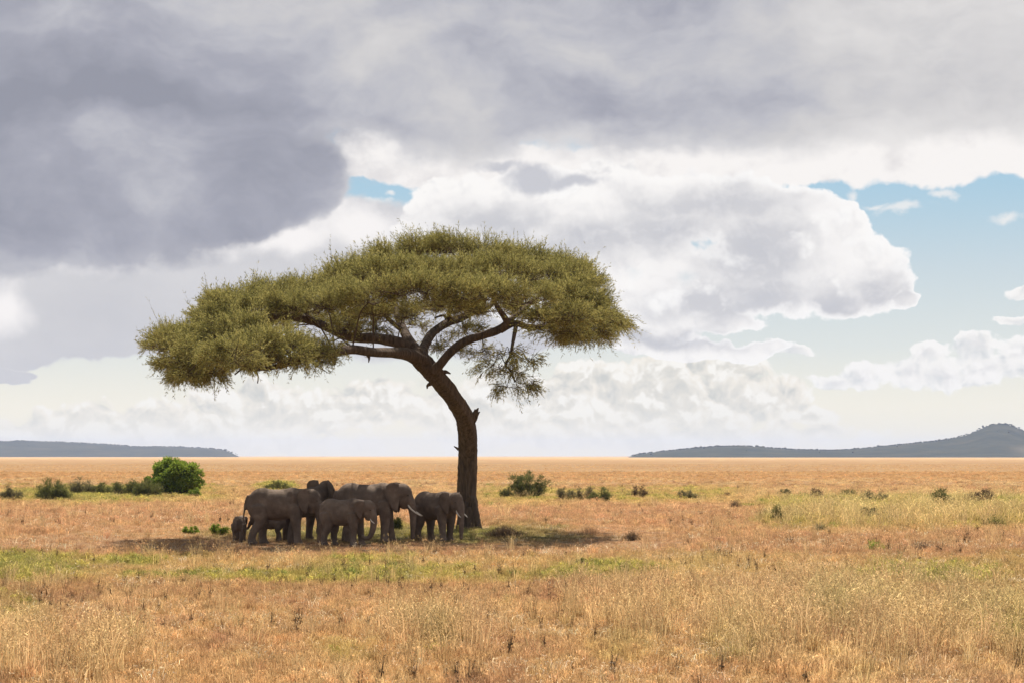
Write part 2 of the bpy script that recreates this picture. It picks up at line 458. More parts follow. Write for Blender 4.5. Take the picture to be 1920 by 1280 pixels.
def cover(x, y):
    """returns (tint (N,3), green amount, tall amount) for ground points; x, y in metres"""
    px, py = pix(x, np.maximum(y, 8.0))
    na = fnoise(x * 0.16 + 31, y * 0.05 + 7, 3, 4)             # patches stretched along the view of the plain
    nb = fnoise(x * 0.55 + 3, y * 0.25 + 11, 9, 4)
    nc = fnoise(x * 1.7, y * 1.1, 21, 3)
    n = len(x)
    tint = np.tile(T_DRY, (n, 1))
    def blend(col, w):
        w = np.clip(w, 0, 1)[:, None]
        np.copyto(tint, tint * (1 - w) + col * w)
    far = sstep(y, 190, 320)
    blend(T_GOLD, far)
    blend(T_STRAW, sstep(na, 0.45, 0.75) * 0.55)
    blend(T_PINK, sstep(nb, 0.48, 0.72) * 0.75 * (1 - far * 0.7))
    blend(T_RED, sstep(nb, 0.62, 0.74) * 0.5 * (1 - far)); blend(T_STRAW, sstep(nc, 0.60, 0.74) * 0.5 * (1 - far))
    wob = (na - 0.5) * 26 + (nb - 0.5) * 14
    def band(a, b, s=6):
        return sstep(py + wob, a - s, a + s) * (1 - sstep(py + wob, b - s, b + s))
    def blob(cx, cy, rx, ry, s=0.5):
        d = np.hypot((px - cx + (nb - 0.5) * rx * 0.9) / rx, (py - cy + (nc - 0.5) * ry * 1.1 + (nb - .5) * ry * .6) / ry)
        return 1 - sstep(d, 1 - s, 1 + s * 0.6)
    # pinkish short cover in the middle distance
    blend(T_PINK, band(945, 1045, 8) * (1 - sstep(px, 1250, 1500) * 0.5) * (0.55 + 0.4 * sstep(nb, 0.35, 0.6)))
    blend(T_PINK * 0.85, band(1005, 1040, 5) * 0.45)
    blend(T_RED, band(1088, 1120, 8) * 0.30)
    blend(T_RED, (1 - sstep(np.abs(py - 910 + (nb - 0.5) * 8), 2.0, 5.5)) * sstep(nb, 0.42, 0.62) * 0.75)
    blend(T_STRAW, sstep(py, 1180, 1290) * sstep(na, 0.42, 0.62) * 0.45)
    blend(T_GOLD, band(866, 898, 5) * 0.5)
    green = np.zeros(n)
    def grn(w, col=T_GREEN, gw=1.0):
        nonlocal green
        w = np.clip(w, 0, 1)
        blend(col, w); green = np.maximum(green, w * gw)
    spots = sstep(nb, 0.40, 0.60)
    grn(band(1042, 1090, 5) * (1 - sstep(px, 700, 1250) * 0.55) * (0.25 + 0.75 * spots) * 0.75, T_YG, 0.7)
    grn(blob(300, 1072, 330, 18) * spots * 0.75)
    grn(blob(20, 1065, 130, 26) * 0.8)
    grn(blob(710, 1076, 110, 16) * 0.65)
    grn(blob(1140, 1072, 130, 22) * (.3 + .7 * spots) * 0.75)
    grn(blob(30, 1140, 70, 40) * 0.35)
    rp = sstep(px + (na - .5) * 160 + (nb - .5) * 120, 1370, 1470) * sstep(py + (nb - 0.5) * 16, 926, 944) * (1 - sstep(py + (nb - 0.5) * 18 + (na - .5) * 16, 978, 1002))
    grn(rp * (0.7 + 0.3 * spots), T_YG)
    grn(rp * sstep(nb, 0.52, 0.66) * 0.7)
    b2 = band(912, 942, 5) * (1 - sstep(px, 380, 480)) * 0.6 + band(914, 944, 6) * sstep(px, 860, 930) * (1 - sstep(px, 1330, 1450)) * 0.65
    grn(b2 * (0.4 + 0.6 * spots), T_YG, 0.7)
    grn(blob(170, 925, 160, 14) * 0.7)
    grn(blob(520, 912, 45, 12) * 0.7, T_YG)
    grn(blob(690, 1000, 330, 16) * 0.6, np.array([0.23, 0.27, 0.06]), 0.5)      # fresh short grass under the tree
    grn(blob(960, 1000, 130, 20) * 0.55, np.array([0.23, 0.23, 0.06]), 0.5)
    grn(blob(1740, 1085, 170, 22) * (0.4 + 0.6 * spots), T_GREEN, 1.0)
    grn(blob(1560, 1090, 120, 18) * spots * 0.6, T_YG, 0.8)
    grn(blob(1660, 1155, 160, 30) * (.25 + .75 * spots) * 0.85, T_GREEN, 1.0)
    grn(blob(1890, 1175, 80, 50) * 0.85, T_GREEN, 1.0)
    grn(blob(825, 1195, 65, 36) * 0.55, np.array([0.30, 0.26, 0.09]), 1.0)
    grn(blob(1160, 1218, 80, 28) * (.3 + .7 * spots) * 0.85, T_GREEN, 1.0)
    grn(blob(640, 1225, 60, 26) * 0.35, T_YG, 0.7)
    grn(blob(1380, 1215, 90, 34) * 0.4, np.array([0.30, 0.26, 0.09]), 0.9)
    tall = blob(1640, 1185, 330, 90, 0.6) * 0.9
    tall = np.maximum(tall, blob(1300, 1150, 250, 60, 0.6) * 0.6)
    tall = np.maximum(tall, blob(830, 1195, 120, 45, 0.6) * 0.7)
    tall = np.maximum(tall, blob(100, 1240, 160, 50, 0.6) * 0.7)
    tall = np.maximum(tall, rp * 0.8)
    return tint, green, tall

# ------------------------------------------------------------------ ground sheet to the horizon
ys = np.concatenate([[-200, -60, -10, 10, 20], np.arange(26, 130, 0.7), np.geomspace(130, 420, 150)[0:], np.geomspace(450, 15000, 30)])
us = np.concatenate([[-40, -8, -2, -0.9, -0.5], np.linspace(-0.34, 0.34, 181), [0.5, 0.9, 2, 8, 40]])
gv = []
for y in ys:
    yy = max(y, 26.0)
    gv.append(np.stack([np.clip(us * yy, -12000, 12000) if y > 0 else np.clip(us * 26.0 * 3, -12000, 12000), np.full(len(us), y), np.zeros(len(us))], 1))
gv = np.concatenate(gv)
gv[:, 0] = np.where(np.abs(np.tile(us, len(ys))) > 9, np.sign(np.tile(us, len(ys))) * 12000, gv[:, 0])
nr, ncol = len(ys), len(us)
ii = (np.arange(nr - 1)[:, None] * ncol + np.arange(ncol - 1)[None, :]).ravel()
gf = np.stack([ii, ii + 1, ii + 1 + ncol, ii + ncol], 1)
gme = mesh_poly('ground', gv, gf, 4)
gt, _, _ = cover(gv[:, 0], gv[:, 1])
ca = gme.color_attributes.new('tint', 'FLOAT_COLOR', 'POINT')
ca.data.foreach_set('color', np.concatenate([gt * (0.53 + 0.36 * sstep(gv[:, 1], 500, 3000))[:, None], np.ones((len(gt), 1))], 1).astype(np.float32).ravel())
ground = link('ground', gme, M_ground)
tag(ground, 'dry tan savanna plain running flat to the horizon', kind='structure')

# ------------------------------------------------------------------ far hills
def hill(name, pts, D, depth, label, seed, dry_fn, ntrees, tree_h):
    pts = np.array(pts, float)
    xs = (np.linspace(pts[0, 0], pts[-1, 0], 240) - CX) / FPX * D
    prof = np.interp((xs / D) * FPX + CX, pts[:, 0], pts[:, 1])
    h = (HY - prof) / FPX * D + CAMZ
    ds = np.linspace(-1, 1, 60)
    DD = np.repeat(ds[:, None], 240, 1)
    X = np.repeat(xs[None, :], 60, 0) * (1 + DD * depth / D)
    shape = np.where(DD < 0, np.cos(DD * math.pi / 2) ** 1.25, np.cos(DD * math.pi / 2))
    hn = h[None, :] * shape
    rough = (fnoise(X / 160 + seed, DD * depth / 160 + 3, seed, 4) - 0.5)
    Z = hn + rough * np.clip(hn, 0, 40) * 0.55 * (np.abs(DD) > 0.03) * (1 - np.exp(-(DD / 0.25) ** 2)) - 1.0
    Y = D + DD * depth
    vv = np.stack([X, Y, Z], -1).reshape(-1, 3)
    ii = (np.arange(59)[:, None] * 240 + np.arange(239)[None, :]).ravel()
    ff = np.stack([ii, ii + 1, ii + 241, ii + 240], 1)
    me = mesh_poly(name, vv, ff, 4, True)
    dryv = dry_fn((X / D * FPX + CX).ravel(), (Z / np.maximum(h.max(), 1)).ravel(), DD.ravel())
    ca = me.color_attributes.new('tint', 'FLOAT_COLOR', 'POINT')
    ca.data.foreach_set('color', np.repeat(dryv[:, None], 4, 1).astype(np.float32).ravel())
    o = link(name, me, M_hill)
    tag(o, label, kind='structure')
    # woodland on the slopes: small crowns, thickest along the skyline
    r = np.random.default_rng(seed)
    ico = []
    phi = (1 + 5 ** .5) / 2
    iv = norm(np.array([(-1, phi, 0), (1, phi, 0), (-1, -phi, 0), (1, -phi, 0), (0, -1, phi), (0, 1, phi), (0, -1, -phi), (0, 1, -phi), (phi, 0, -1), (phi, 0, 1), (-phi, 0, -1), (-phi, 0, 1)]))
    itri = np.array([(0, 11, 5), (0, 5, 1), (0, 1, 7), (0, 7, 10), (0, 10, 11), (1, 5, 9), (5, 11, 4), (11, 10, 2), (10, 7, 6), (7, 1, 8), (3, 9, 4), (3, 4, 2), (3, 2, 6), (3, 6, 8), (3, 8, 9), (4, 9, 5), (2, 4, 11), (6, 2, 10), (8, 6, 7), (9, 8, 1)])
    tv, tf = [], []
    for i in range(ntrees):
        c = r.integers(2, 238)
        rr = int(np.clip(29.5 + r.normal(0, 1.2), 20, 32)) if i < ntrees * 0.97 else int(r.integers(12, 30))
        b = np.array([X[rr, c] + r.uniform(-6, 6), Y[rr, c] + r.uniform(-20, 20), Z[rr, c]])
        s = tree_h * r.uniform(0.4, 1.0) * (1.7 if r.random() < 0.05 else 1)
        vv_ = iv * (1 + r.uniform(-.25, .25, (12, 1))) * np.array([s * r.uniform(.7, 1.2), s * .8, s * .6]) + b + np.array([0, 0, s * .35])
        tf.append(itri + 12 * len(tv)); tv.append(vv_)
    tm = mesh_poly('hill_woodland', np.concatenate(tv), np.concatenate(tf), 3)
    t = link('hill_woodland', tm, M_hilltree)
    tag(t, label.replace('long low blue hill', 'distant trees on the long low hill').replace('blue hill rising to a rounded peak', 'distant trees dotting the hill with the rounded peak'), 'trees', kind='stuff')

hill('hill', [(-420, 853), (-330, 842), (-200, 829), (-60, 826), (0, 826.5), (40, 825), (130, 828), (220, 833), (262, 837), (290, 836), (350, 837), (395, 839.5), (416, 842), (432, 847), (449, 855)],
     7000, 900, 'long low blue hill on the horizon beyond the plain at the left', 11, lambda p, z, d: np.zeros_like(p), 500, 4)
hill('hill', [(1178, 855), (1200, 850), (1230, 846), (1290, 840), (1350, 835.5), (1400, 835), (1450, 839), (1500, 842), (1560, 843), (1600, 841), (1640, 837), (1700, 831), (1770, 824), (1812, 815), (1835, 805), (1852, 797), (1872, 793.5), (1892, 796), (1912, 804), (1935, 816), (1980, 831), (2080, 839), (2200, 848), (2300, 855)],
     5200, 900, 'blue hill rising to a rounded peak on the horizon at the right', 23,
     lambda p, z, d: 0.8 * sstep(p, 1740, 1840) * (1 - sstep(z, 0.15, 0.38)) * (d < 0), 1200, 3.6)

# ------------------------------------------------------------------ haze
M_haze, q = new_mat('haze_air')
pv = q.n('ShaderNodeVolumePrincipled')
pv.inputs['Color'].default_value = (0.51, 0.66, 1.0, 1)
pv.inputs['Density'].default_value = 6.0e-5
o_ = q.n('ShaderNodeOutputMaterial')
q.t.links.new(pv.outputs[0], o_.inputs['Volume'])
if True:
    hx, hy0, hy1, hz0, hz1 = 12100, -260, 15100, -2.0, 130
    hv = np.array([(sx * hx, yy, zz) for zz in (hz0, hz1) for yy in (hy0, hy1) for sx in (-1, 1)])
    hf = np.array([(0, 2, 3, 1), (4, 5, 7, 6), (0, 1, 5, 4), (2, 6, 7, 3), (0, 4, 6, 2), (1, 3, 7, 5)])
    haze = link('haze', mesh_poly('haze', hv, hf, 4), M_haze)
    tag(haze, 'thin pale heat haze over the whole plain', 'haze', kind='stuff')

# ------------------------------------------------------------------ grass
rng = np.random.default_rng(5)
def tuft_mesh(name, nb, spread, h0, h1, w, lean, seed, heads=0.0, leafy=0.0):
    r = np.random.default_rng(seed)
    tri = []
    for i in range(nb):
        a = r.uniform(0, 2 * math.pi); rad = spread * abs(r.normal(0, 0.5))
        p = np.array([math.cos(a) * rad, math.sin(a) * rad, -0.01])
        h = r.uniform(h0, h1) * (1 - 0.35 * min(rad / max(spread, 1e-3), 1.0))
        a2 = a + r.normal(0, 0.9)
        ln = lean * r.uniform(0.2, 1.0) * h
        d = np.array([math.cos(a2), math.sin(a2), 0])
        m1 = p + d * ln * 0.3 + np.array([0, 0, h * 0.6]); tip = p + d * ln + np.array([0, 0, h * (1 - 0.25 * min(lean, 1))])
        wa = r.uniform(0, math.pi); s = np.array([math.cos(wa), math.sin(wa), 0]) * w * r.uniform(0.6, 1.2)
        tri += [p - s, p + s, m1 + s * 0.8, p - s, m1 + s * 0.8, m1 - s * 0.8, m1 - s * 0.8, m1 + s * 0.8, tip]
        if r.random() < heads:
            for k_ in range(4):
                b0 = tip - (tip - m1) * 0.35 * (k_ / 4)
                e = r.normal(0, 1, 3); e /= np.linalg.norm(e); s2 = np.cross(e, (0.3, 0.2, 1)) * 0.010
                tri += [b0 - s2, b0 + s2, b0 + e * 0.05]
        if r.random() < leafy:
            for k_ in range(3):
                b0 = p + (m1 - p) * r.uniform(0.4, 1.0) + np.array([0, 0, r.uniform(0, .4) * h * .4])
                e = np.array([r.normal(), r.normal(), r.uniform(0.0, 0.8)]); e = e / np.linalg.norm(e) * r.uniform(.05, .10)
                s2 = np.cross(e, (0, 0, 1)) * 0.35
                tri += [b0, b0 + e * .5 + s2, b0 + e, b0, b0 + e, b0 + e * .5 - s2]
    v = np.array(tri)
    me = mesh_poly(name, v, np.arange(len(v)).reshape(-1, 3), 3)
    return me

# blades of one tuft share edges only within a triangle strip: weld so that each blade is one island
import bmesh
def weld(me):
    bm = bmesh.new(); bm.from_mesh(me)
    bmesh.ops.remove_doubles(bm, verts=bm.verts, dist=1e-6)
    bm.to_mesh(me); bm.free()
    return me

def grass_object(name, label, proto_me, mat, pts, scl, rot, tint, kind='stuff'):
    proto_me.materials.clear(); proto_me.materials.append(mat)
    proto = bpy.data.objects.new(name + '_tuft', proto_me)      # not linked: only the source of the instances
    me = bpy.data.meshes.new(name)
    me.vertices.add(len(pts)); me.vertices.foreach_set('co', pts.astype(np.float32).ravel())
    a = me.attributes.new('scl', 'FLOAT_VECTOR', 'POINT'); a.data.foreach_set('vector', scl.astype(np.float32).ravel())
    a = me.attributes.new('rot', 'FLOAT_VECTOR', 'POINT'); a.data.foreach_set('vector', rot.astype(np.float32).ravel())
    a = me.attributes.new('tint', 'FLOAT_VECTOR', 'POINT'); a.data.foreach_set('vector', tint.astype(np.float32).ravel())
    o = link(name, me)
    ng = bpy.data.node_groups.new(name + '_scatter', 'GeometryNodeTree')
    ng.interface.new_socket('Geometry', in_out='INPUT', socket_type='NodeSocketGeometry')
    ng.interface.new_socket('Geometry', in_out='OUTPUT', socket_type='NodeSocketGeometry')
    gi = ng.nodes.new('NodeGroupInput'); go = ng.nodes.new('NodeGroupOutput')
    oi = ng.nodes.new('GeometryNodeObjectInfo'); oi.inputs[0].default_value = proto
    ip = ng.nodes.new('GeometryNodeInstanceOnPoints')
    na = []
    for nm in ('rot', 'scl'):
        x = ng.nodes.new('GeometryNodeInputNamedAttribute'); x.data_type = 'FLOAT_VECTOR'; x.inputs['Name'].default_value = nm
        na.append([s_ for s_ in x.outputs if s_.enabled and s_.name == 'Attribute'][0])
    ng.links.new(gi.outputs[0], ip.inputs['Points'])
    ng.links.new([s_ for s_ in oi.outputs if s_.name == 'Geometry'][0], ip.inputs['Instance'])
    ng.links.new(na[0], ip.inputs['Rotation']); ng.links.new(na[1], ip.inputs['Scale'])
    ng.links.new(ip.outputs[0], go.inputs[0])
    md = o.modifiers.new('scatter', 'NODES'); md.node_group = ng
    tag(o, label, 'grass', kind=kind)
    return o

def scatter(y0, y1, dens, half=0.315, seed=1):
    r = np.random.default_rng(seed)
    n = int(half * (y1 * y1 - y0 * y0) * dens)
    y = np.sqrt(r.uniform(y0 * y0, y1 * y1, n))
    x = r.uniform(-half, half, n) * y
    return x, y

def make_grass(kind_sel, name, label, meshes, bands, seed, mat=None):
    xs, ys_ = [], []
    for i, (y0, y1, d) in enumerate(bands):
        x, y = scatter(y0, y1, d, seed=seed + i)
        xs.append(x); ys_.append(y)
    x = np.concatenate(xs); y = np.concatenate(ys_)
    r = np.random.default_rng(seed + 99)
    tint, green, tall = cover(x, y)
    prob, size, tcol = kind_sel(x, y, tint, green, tall, r)
    keep = r.random(len(x)) < prob
    x, y, size, tcol = x[keep], y[keep], size[keep], tcol[keep]
    n = len(x)
    far = np.clip((y / 60.0), 0.85, 2.6) ** 0.75
    w = size * far
    s = np.stack([w * r.uniform(.8, 1.25, n), w * r.uniform(.8, 1.25, n), size * np.clip(far, .9, 1.25) * r.uniform(.7, 1.3, n)], 1)
    rot = np.stack([r.normal(0, .10, n), r.normal(0, .10, n), r.uniform(0, 6.283, n)], 1)
    tcol = tcol * np.exp(r.normal(-.01, .16, (n, 1))) * (1 + r.normal(0, .025, (n, 3)))
    pts = np.stack([x, y, np.zeros(n)], 1)
    pick = r.integers(0, len(meshes), n)
    for i, me in enumerate(meshes):
        k_ = pick == i
        grass_object(name, label, me, mat or M_grass, pts[k_], s[k_], rot[k_], np.clip(tcol[k_], 0.01, 0.9))
    return n

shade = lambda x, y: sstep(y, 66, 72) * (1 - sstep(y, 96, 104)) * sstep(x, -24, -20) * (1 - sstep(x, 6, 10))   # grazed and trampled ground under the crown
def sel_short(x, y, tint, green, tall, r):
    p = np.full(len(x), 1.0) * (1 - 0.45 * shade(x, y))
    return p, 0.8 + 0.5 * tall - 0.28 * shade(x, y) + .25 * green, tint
def sel_mid(x, y, tint, green, tall, r):
    nb = fnoise(x * 0.5, y * 0.4, 77, 3)
    p = np.clip(0.12 + 0.9 * sstep(nb, 0.45, 0.7) + 0.5 * tall + .25 * green, 0, 1) * (1 - 0.93 * shade(x, y))
    return p, 0.75 + 0.45 * tall, tint * np.where(r.random(len(x)) < 0.3, 1.15, 1.0)[:, None]
def sel_straw(x, y, tint, green, tall, r):
    p = np.clip(0.05 + 0.85 * tall, 0, 1) * (1 - 0.95 * shade(x, y)) * (1 - sstep(y, 90, 130) * .6)
    c = tint * 0.35 + T_STRAW * 0.65
    return p, 0.85 + 0.5 * tall, c
def sel_green(x, y, tint, green, tall, r):
    p = sstep(green, 0.2, 0.8) * 0.75 * (1 - 0.8 * shade(x, y))
    c = np.where((r.random(len(x)) < 0.28)[:, None], T_GREEN * np.array([0.75, 0.85, 0.8]), T_YG)
    return p, np.full(len(x), 0.9), c
def sel_pale(x, y, tint, green, tall, r):
    nb = fnoise(x * 0.6, y * 0.5, 35, 3)
    return sstep(nb, 0.42, 0.62) * (1 - .9 * green) * (1 - .7 * shade(x, y)), np.full(len(x), 0.9), np.tile(np.array([0.72, 0.59, 0.40]), (len(x), 1))
def sel_dark(x, y, tint, green, tall, r):
    nb = fnoise(x * 0.3, y * 0.3, 55, 3)
    return sstep(nb, 0.5, 0.62) * (1 - shade(x, y)), np.full(len(x), 0.9), tint

if True:
    A = [weld(tuft_mesh('short_grass', 46, 0.42, 0.10, 0.26, 0.006, 1.6, 40 + i)) for i in range(3)]
    B = [weld(tuft_mesh('tussock_grass', 60, 0.26, 0.22, 0.50, 0.006, 0.55, 50 + i, heads=0.25)) for i in range(2)]
    Fm = [weld(tuft_mesh('pale_straws', 9, 0.30, 0.12, 0.45, 0.007, 1.6, 95 + i, heads=0.8)) for i in range(2)]
    C = [weld(tuft_mesh('straw_grass', 30, 0.28, 0.55, 1.0, 0.005, 0.5, 60 + i, heads=0.7)) for i in range(2)]
    Dm = [weld(tuft_mesh('green_grass', 40, 0.34, 0.15, 0.42, 0.009, 0.6, 70 + i, leafy=0.5)) for i in range(2)]
    E = [weld(tuft_mesh('dead_weeds', 5, 0.10, 0.25, 0.55, 0.010, 0.25, 80 + i, heads=0.9, leafy=0.6)) for i in range(2)]
    nn = 0
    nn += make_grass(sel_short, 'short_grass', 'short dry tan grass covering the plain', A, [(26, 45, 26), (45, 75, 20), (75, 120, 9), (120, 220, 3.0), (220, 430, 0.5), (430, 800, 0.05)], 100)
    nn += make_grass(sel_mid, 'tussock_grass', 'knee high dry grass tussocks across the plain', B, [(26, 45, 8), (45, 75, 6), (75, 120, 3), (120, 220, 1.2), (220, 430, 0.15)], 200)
    nn += make_grass(sel_straw, 'straw_grass', 'tall pale straw grass with seed heads', C, [(26, 45, 6), (45, 75, 3.5), (75, 120, 1.6), (120, 220, 0.6)], 300)
    nn += make_grass(sel_green, 'green_grass', 'low green grass and leafy herbs among the dry grass', Dm, [(26, 45, 8), (45, 75, 8), (75, 120, 5), (120, 260, 1.8)], 400)
    nn += make_grass(sel_dark, 'dead_weeds', 'dark dead weed stalks standing in the grass', E, [(26, 45, 1.5), (45, 75, 0.8), (75, 120, 0.25), (120, 220, 0.05)], 500, M_stalk)
    nn += make_grass(sel_pale, 'pale_straws', 'bleached broken straws lying among the dry grass', Fm, [(26, 45, 3.2), (45, 75, 1.8), (75, 120, 0.6)], 600)
    print('grass instances', nn)
# ------------------------------------------------------------------ tubes
def catmull(pts, rad, per=5):
    pts = np.asarray(pts, float); rad = np.asarray(rad, float)
    P_ = np.concatenate([[2 * pts[0] - pts[1]], pts, [2 * pts[-1] - pts[-2]]]); R_ = np.concatenate([[rad[0]], rad, [rad[-1]]])
    op, orr = [], []
    for i in range(1, len(P_) - 2):
        for t in np.arange(per) / per:
            a, b, c, d = P_[i - 1], P_[i], P_[i + 1], P_[i + 2]
            op.append(0.5 * (2 * b + (c - a) * t + (2 * a - 5 * b + 4 * c - d) * t * t + (3 * b - a - 3 * c + d) * t ** 3))
            orr.append(R_[i] * (1 - t) + R_[i + 1] * t)
    op.append(pts[-1]); orr.append(rad[-1])
    return np.array(op), np.array(orr)

class Mesh:
    """Collects tubes and polygons; build() links them as one object."""
    def __init__(s):
        s.v = []; s.f = []; s.n = 0
    def add(s, v, f):
        s.v.append(np.asarray(v, float)); s.f += [tuple(int(i) + s.n for i in q_) for q_ in f]; s.n += len(v)
    def tube(s, pts, rad, seg=10, per=5, rough=0.0, seed=0, ridges=0, ridge=0.0, round_end=False):
        c, r = catmull(pts, rad, per) if per > 1 else (np.asarray(pts, float), np.asarray(rad, float))
        n = len(c)
        tg = norm(np.gradient(c, axis=0))
        ref = np.array([0.13, 1.0, 0.21]) if abs(tg[0][1]) < 0.8 else np.array([1.0, 0.1, 0.2])
        u = norm(np.cross(tg, np.cross(ref, tg))); w = np.cross(tg, u)
        ang = np.arange(seg) / seg * 2 * math.pi
        rr = np.repeat(r[:, None], seg, 1)
        if rough or ridge:
            rs = np.random.default_rng(seed)
            s1 = np.arange(n)[:, None] * 0.35 + np.zeros((1, seg)); s2 = (np.cos(ang) * 1.3)[None, :] + np.zeros((n, 1))
            rr = rr * (1 + rough * (fnoise(s1 + seed, s2 + 5, seed) * 2 - 1) + rough * 0.5 * (rs.random((n, seg)) - .5))
            if ridges:
                tw = np.arange(n)[:, None] * 0.03
                rr = rr * (1 + ridge * np.cos(ridges * ang[None, :] + tw + 1.2 * np.sin(np.arange(n)[:, None] * .11)) + ridge * .6 * np.cos((ridges * 2 + 1) * ang[None, :] - tw * 2))
        V_ = c[:, None, :] + rr[..., None] * (np.cos(ang)[None, :, None] * u[:, None, :] + np.sin(ang)[None, :, None] * w[:, None, :])
        V_ = V_.reshape(-1, 3)
        f = []
        for i in range(n - 1):
            for j in range(seg):
                k_ = (j + 1) % seg
                f.append((i * seg + j, i * seg + k_, (i + 1) * seg + k_, (i + 1) * seg + j))
        a = len(V_)
        V_ = np.concatenate([V_, [c[0] - tg[0] * r[0] * (0.6 if round_end else 0.15)], [c[-1] + tg[-1] * r[-1] * (0.6 if round_end else 0.3)]])
        for j in range(seg):
            k_ = (j + 1) % seg
            f.append((a, k_, j)); f.append((a + 1, (n - 1) * seg + j, (n - 1) * seg + k_))
        s.add(V_, f)
    def ellipsoid(s, c, r, seg=20, rings=12, M=None):
        v = [(0, 0, 1)]
        for i in range(1, rings):
            t = math.pi * i / rings
            for j in range(seg):
                p = 2 * math.pi * j / seg
                v.append((math.sin(t) * math.cos(p), math.sin(t) * math.sin(p), math.cos(t)))
        v.append((0, 0, -1))
        v = np.array(v) * np.array(r)
        if M is not None:
            v = v @ np.array(M.to_3x3()).T
        v = v + np.array(c)
        f = [(0, 1 + j, 1 + (j + 1) % seg) for j in range(seg)]
        for i in range(rings - 2):
            for j in range(seg):
                a = 1 + i * seg + j; b = 1 + i * seg + (j + 1) % seg
                f.append((a, a + seg, b + seg, b))
        l = len(v) - 1; o_ = 1 + (rings - 2) * seg
        f += [(l, o_ + (j + 1) % seg, o_ + j) for j in range(seg)]
        s.add(v, f)
    def data(s, name, smooth=True):
        me = bpy.data.meshes.new(name)
        me.from_pydata(np.concatenate(s.v).tolist(), [], s.f)
        if smooth:
            me.polygons.foreach_set('use_smooth', np.ones(len(me.polygons), bool))
        me.update()
        return me
    def build(s, name, mat, parent=None, smooth=True):
        return link(name, s.data(name, smooth), mat, parent)

# ------------------------------------------------------------------ materials of tree, shrubs, elephants
M_bark, q = new_mat('acacia_bark')
geo = q.n('ShaderNodeNewGeometry'); pos = geo.outputs['Position']
n1 = q.noise(q.v('MULTIPLY', pos, (7.0, 7.0, 1.1)), 1.0, 6.0, 0.62, 0.6)
n2 = q.noise(pos, 0.7, 4.0)
c = q.ramp(n1, [(0.30, (0.035, 0.025, 0.018, 1)), (0.50, (0.105, 0.075, 0.054, 1)), (0.72, (0.20, 0.15, 0.11, 1))])
c = q.mix(q.m('MULTIPLY', n2, 0.5), c, (0.11, 0.078, 0.058, 1))
out(q, pbsdf(q, c, 0.9, 0.1, n1, 1.0, 0.10))

M_acacia = mat_leaves('acacia_leaves', [(0.15, (0.115, 0.112, 0.036, 1)), (0.42, (0.275, 0.255, 0.085, 1)), (0.68, (0.475, 0.42, 0.145, 1)), (0.90, (0.57, 0.475, 0.185, 1))], 0.28, 1.1)
M_twig = mat_leaves('acacia_twigs', [(0.1, (0.07, 0.05, 0.032, 1)), (0.9, (0.16, 0.115, 0.075, 1))], 0.0)

def at3(px, py, D):
    return np.array(at(px, py, D))

# ------------------------------------------------------------------ umbrella acacia
TD = 95.0
tree = empty('acacia_tree', ground_at(880, 985))
tree.location = at3(880, HY + CAMZ * FPX / TD, TD)
tag(tree, 'tall flat topped umbrella acacia with leaning trunk standing over the elephants', 'tree')
T0 = np.array(tree.location)
MPP = TD / FPX
def tp(px, py, D=TD):
    return at3(px, py, D) - T0
def lean(px, d):                 # the crown is set askew: its left side reaches towards the viewer, its right side away
    return d - 7.5 + np.clip((px - 790) / 400.0, -1.3, 1.1) * 4.0
trunk = Mesh()
tr = [(881, 993, 95, 23), (880, 978, 95, 20.5), (877, 955, 95, 18.8), (875, 925, 94.9, 18.0), (876, 885, 94.8, 17.8), (877, 845, 94.4, 18.0), (876, 810, 93.6, 17.4), (870, 780, 92.6, 16.6), (856, 755, 91.4, 16.6), (838, 730, 90.1, 17.2),
      (819, 707, 88.9, 17.6), (802, 688, 88.0, 17.6), (787, 672, 87.5, 16.6), (776, 660, 87.1, 13.5)]
trunk.tube([tp(a, b, d) for a, b, d, r_ in tr], [r_ * d / FPX * .98 for a, b, d, r_ in tr], 40, 8, 0.08, 3, 6, 0.055)
# buttress roots
for (pts, rr) in ([[(884, 930), (890, 960), (895, 980), (902, 996)], (6, 8, 7, 4)], [[(874, 940), (866, 965), (862, 985), (856, 1000)], (6, 7, 7, 4)], [[(880, 950), (882, 975), (883, 994), (884, 1004)], (9, 11, 10, 6)]):
    dd = 94.6
    trunk.tube([tp(a, b, dd - 0.05 * i) for i, (a, b) in enumerate(pts)], [r_ * MPP for r_ in rr], 12, 5, 0.08, 5)
# broken stubs on the trunk
def stub(pts, rr, d=95.0, name='broken_stub'):
    m_ = Mesh(); m_.tube([tp(a, b, d) for a, b in pts], [r_ * MPP for r_ in rr], 9, 4, 0.15, 8)
    m_.build(name, M_bark, tree)
trunk.build('trunk', M_bark, tree)
sb = Mesh()
sb.tube([tp(876, 796, 93.2), tp(887, 782, 93.0), tp(892, 773, 92.9), tp(897, 764, 92.9)], [11 * MPP, 9 * MPP, 5 * MPP, 1.0 * MPP], 10, 4, 0.15, 8)
sb.tube([tp(885, 783, 92.8), tp(889, 774, 92.7), tp(891, 766, 92.6)], [5 * MPP, 3.5 * MPP, 0.6 * MPP], 7, 3, 0.15, 9)
sb.tube([tp(890, 784, 93.0), tp(896, 775, 92.9), tp(900, 771, 92.8)], [4 * MPP, 2.5 * MPP, 0.6 * MPP], 7, 3, 0.15, 10)
sb.build('broken_stub', M_bark, tree)
stub([(826, 700), (836, 697), (845, 700)], (6, 3.5, 1.0), 88.7)
stub([(860, 842), (856, 839), (851, 836)], (3.0, 2.0, 0.8), 94.9)
stub([(812, 716), (802, 722), (801, 728)], (5, 2.6, 1.0), 88.7)
stub([(622, 664), (626, 674), (628, 684)], (8, 5, 1.0), lean(622, 88.4))
stub([(690, 664), (692, 672), (691, 679)], (4, 1.8, 0.7), lean(690, 91))
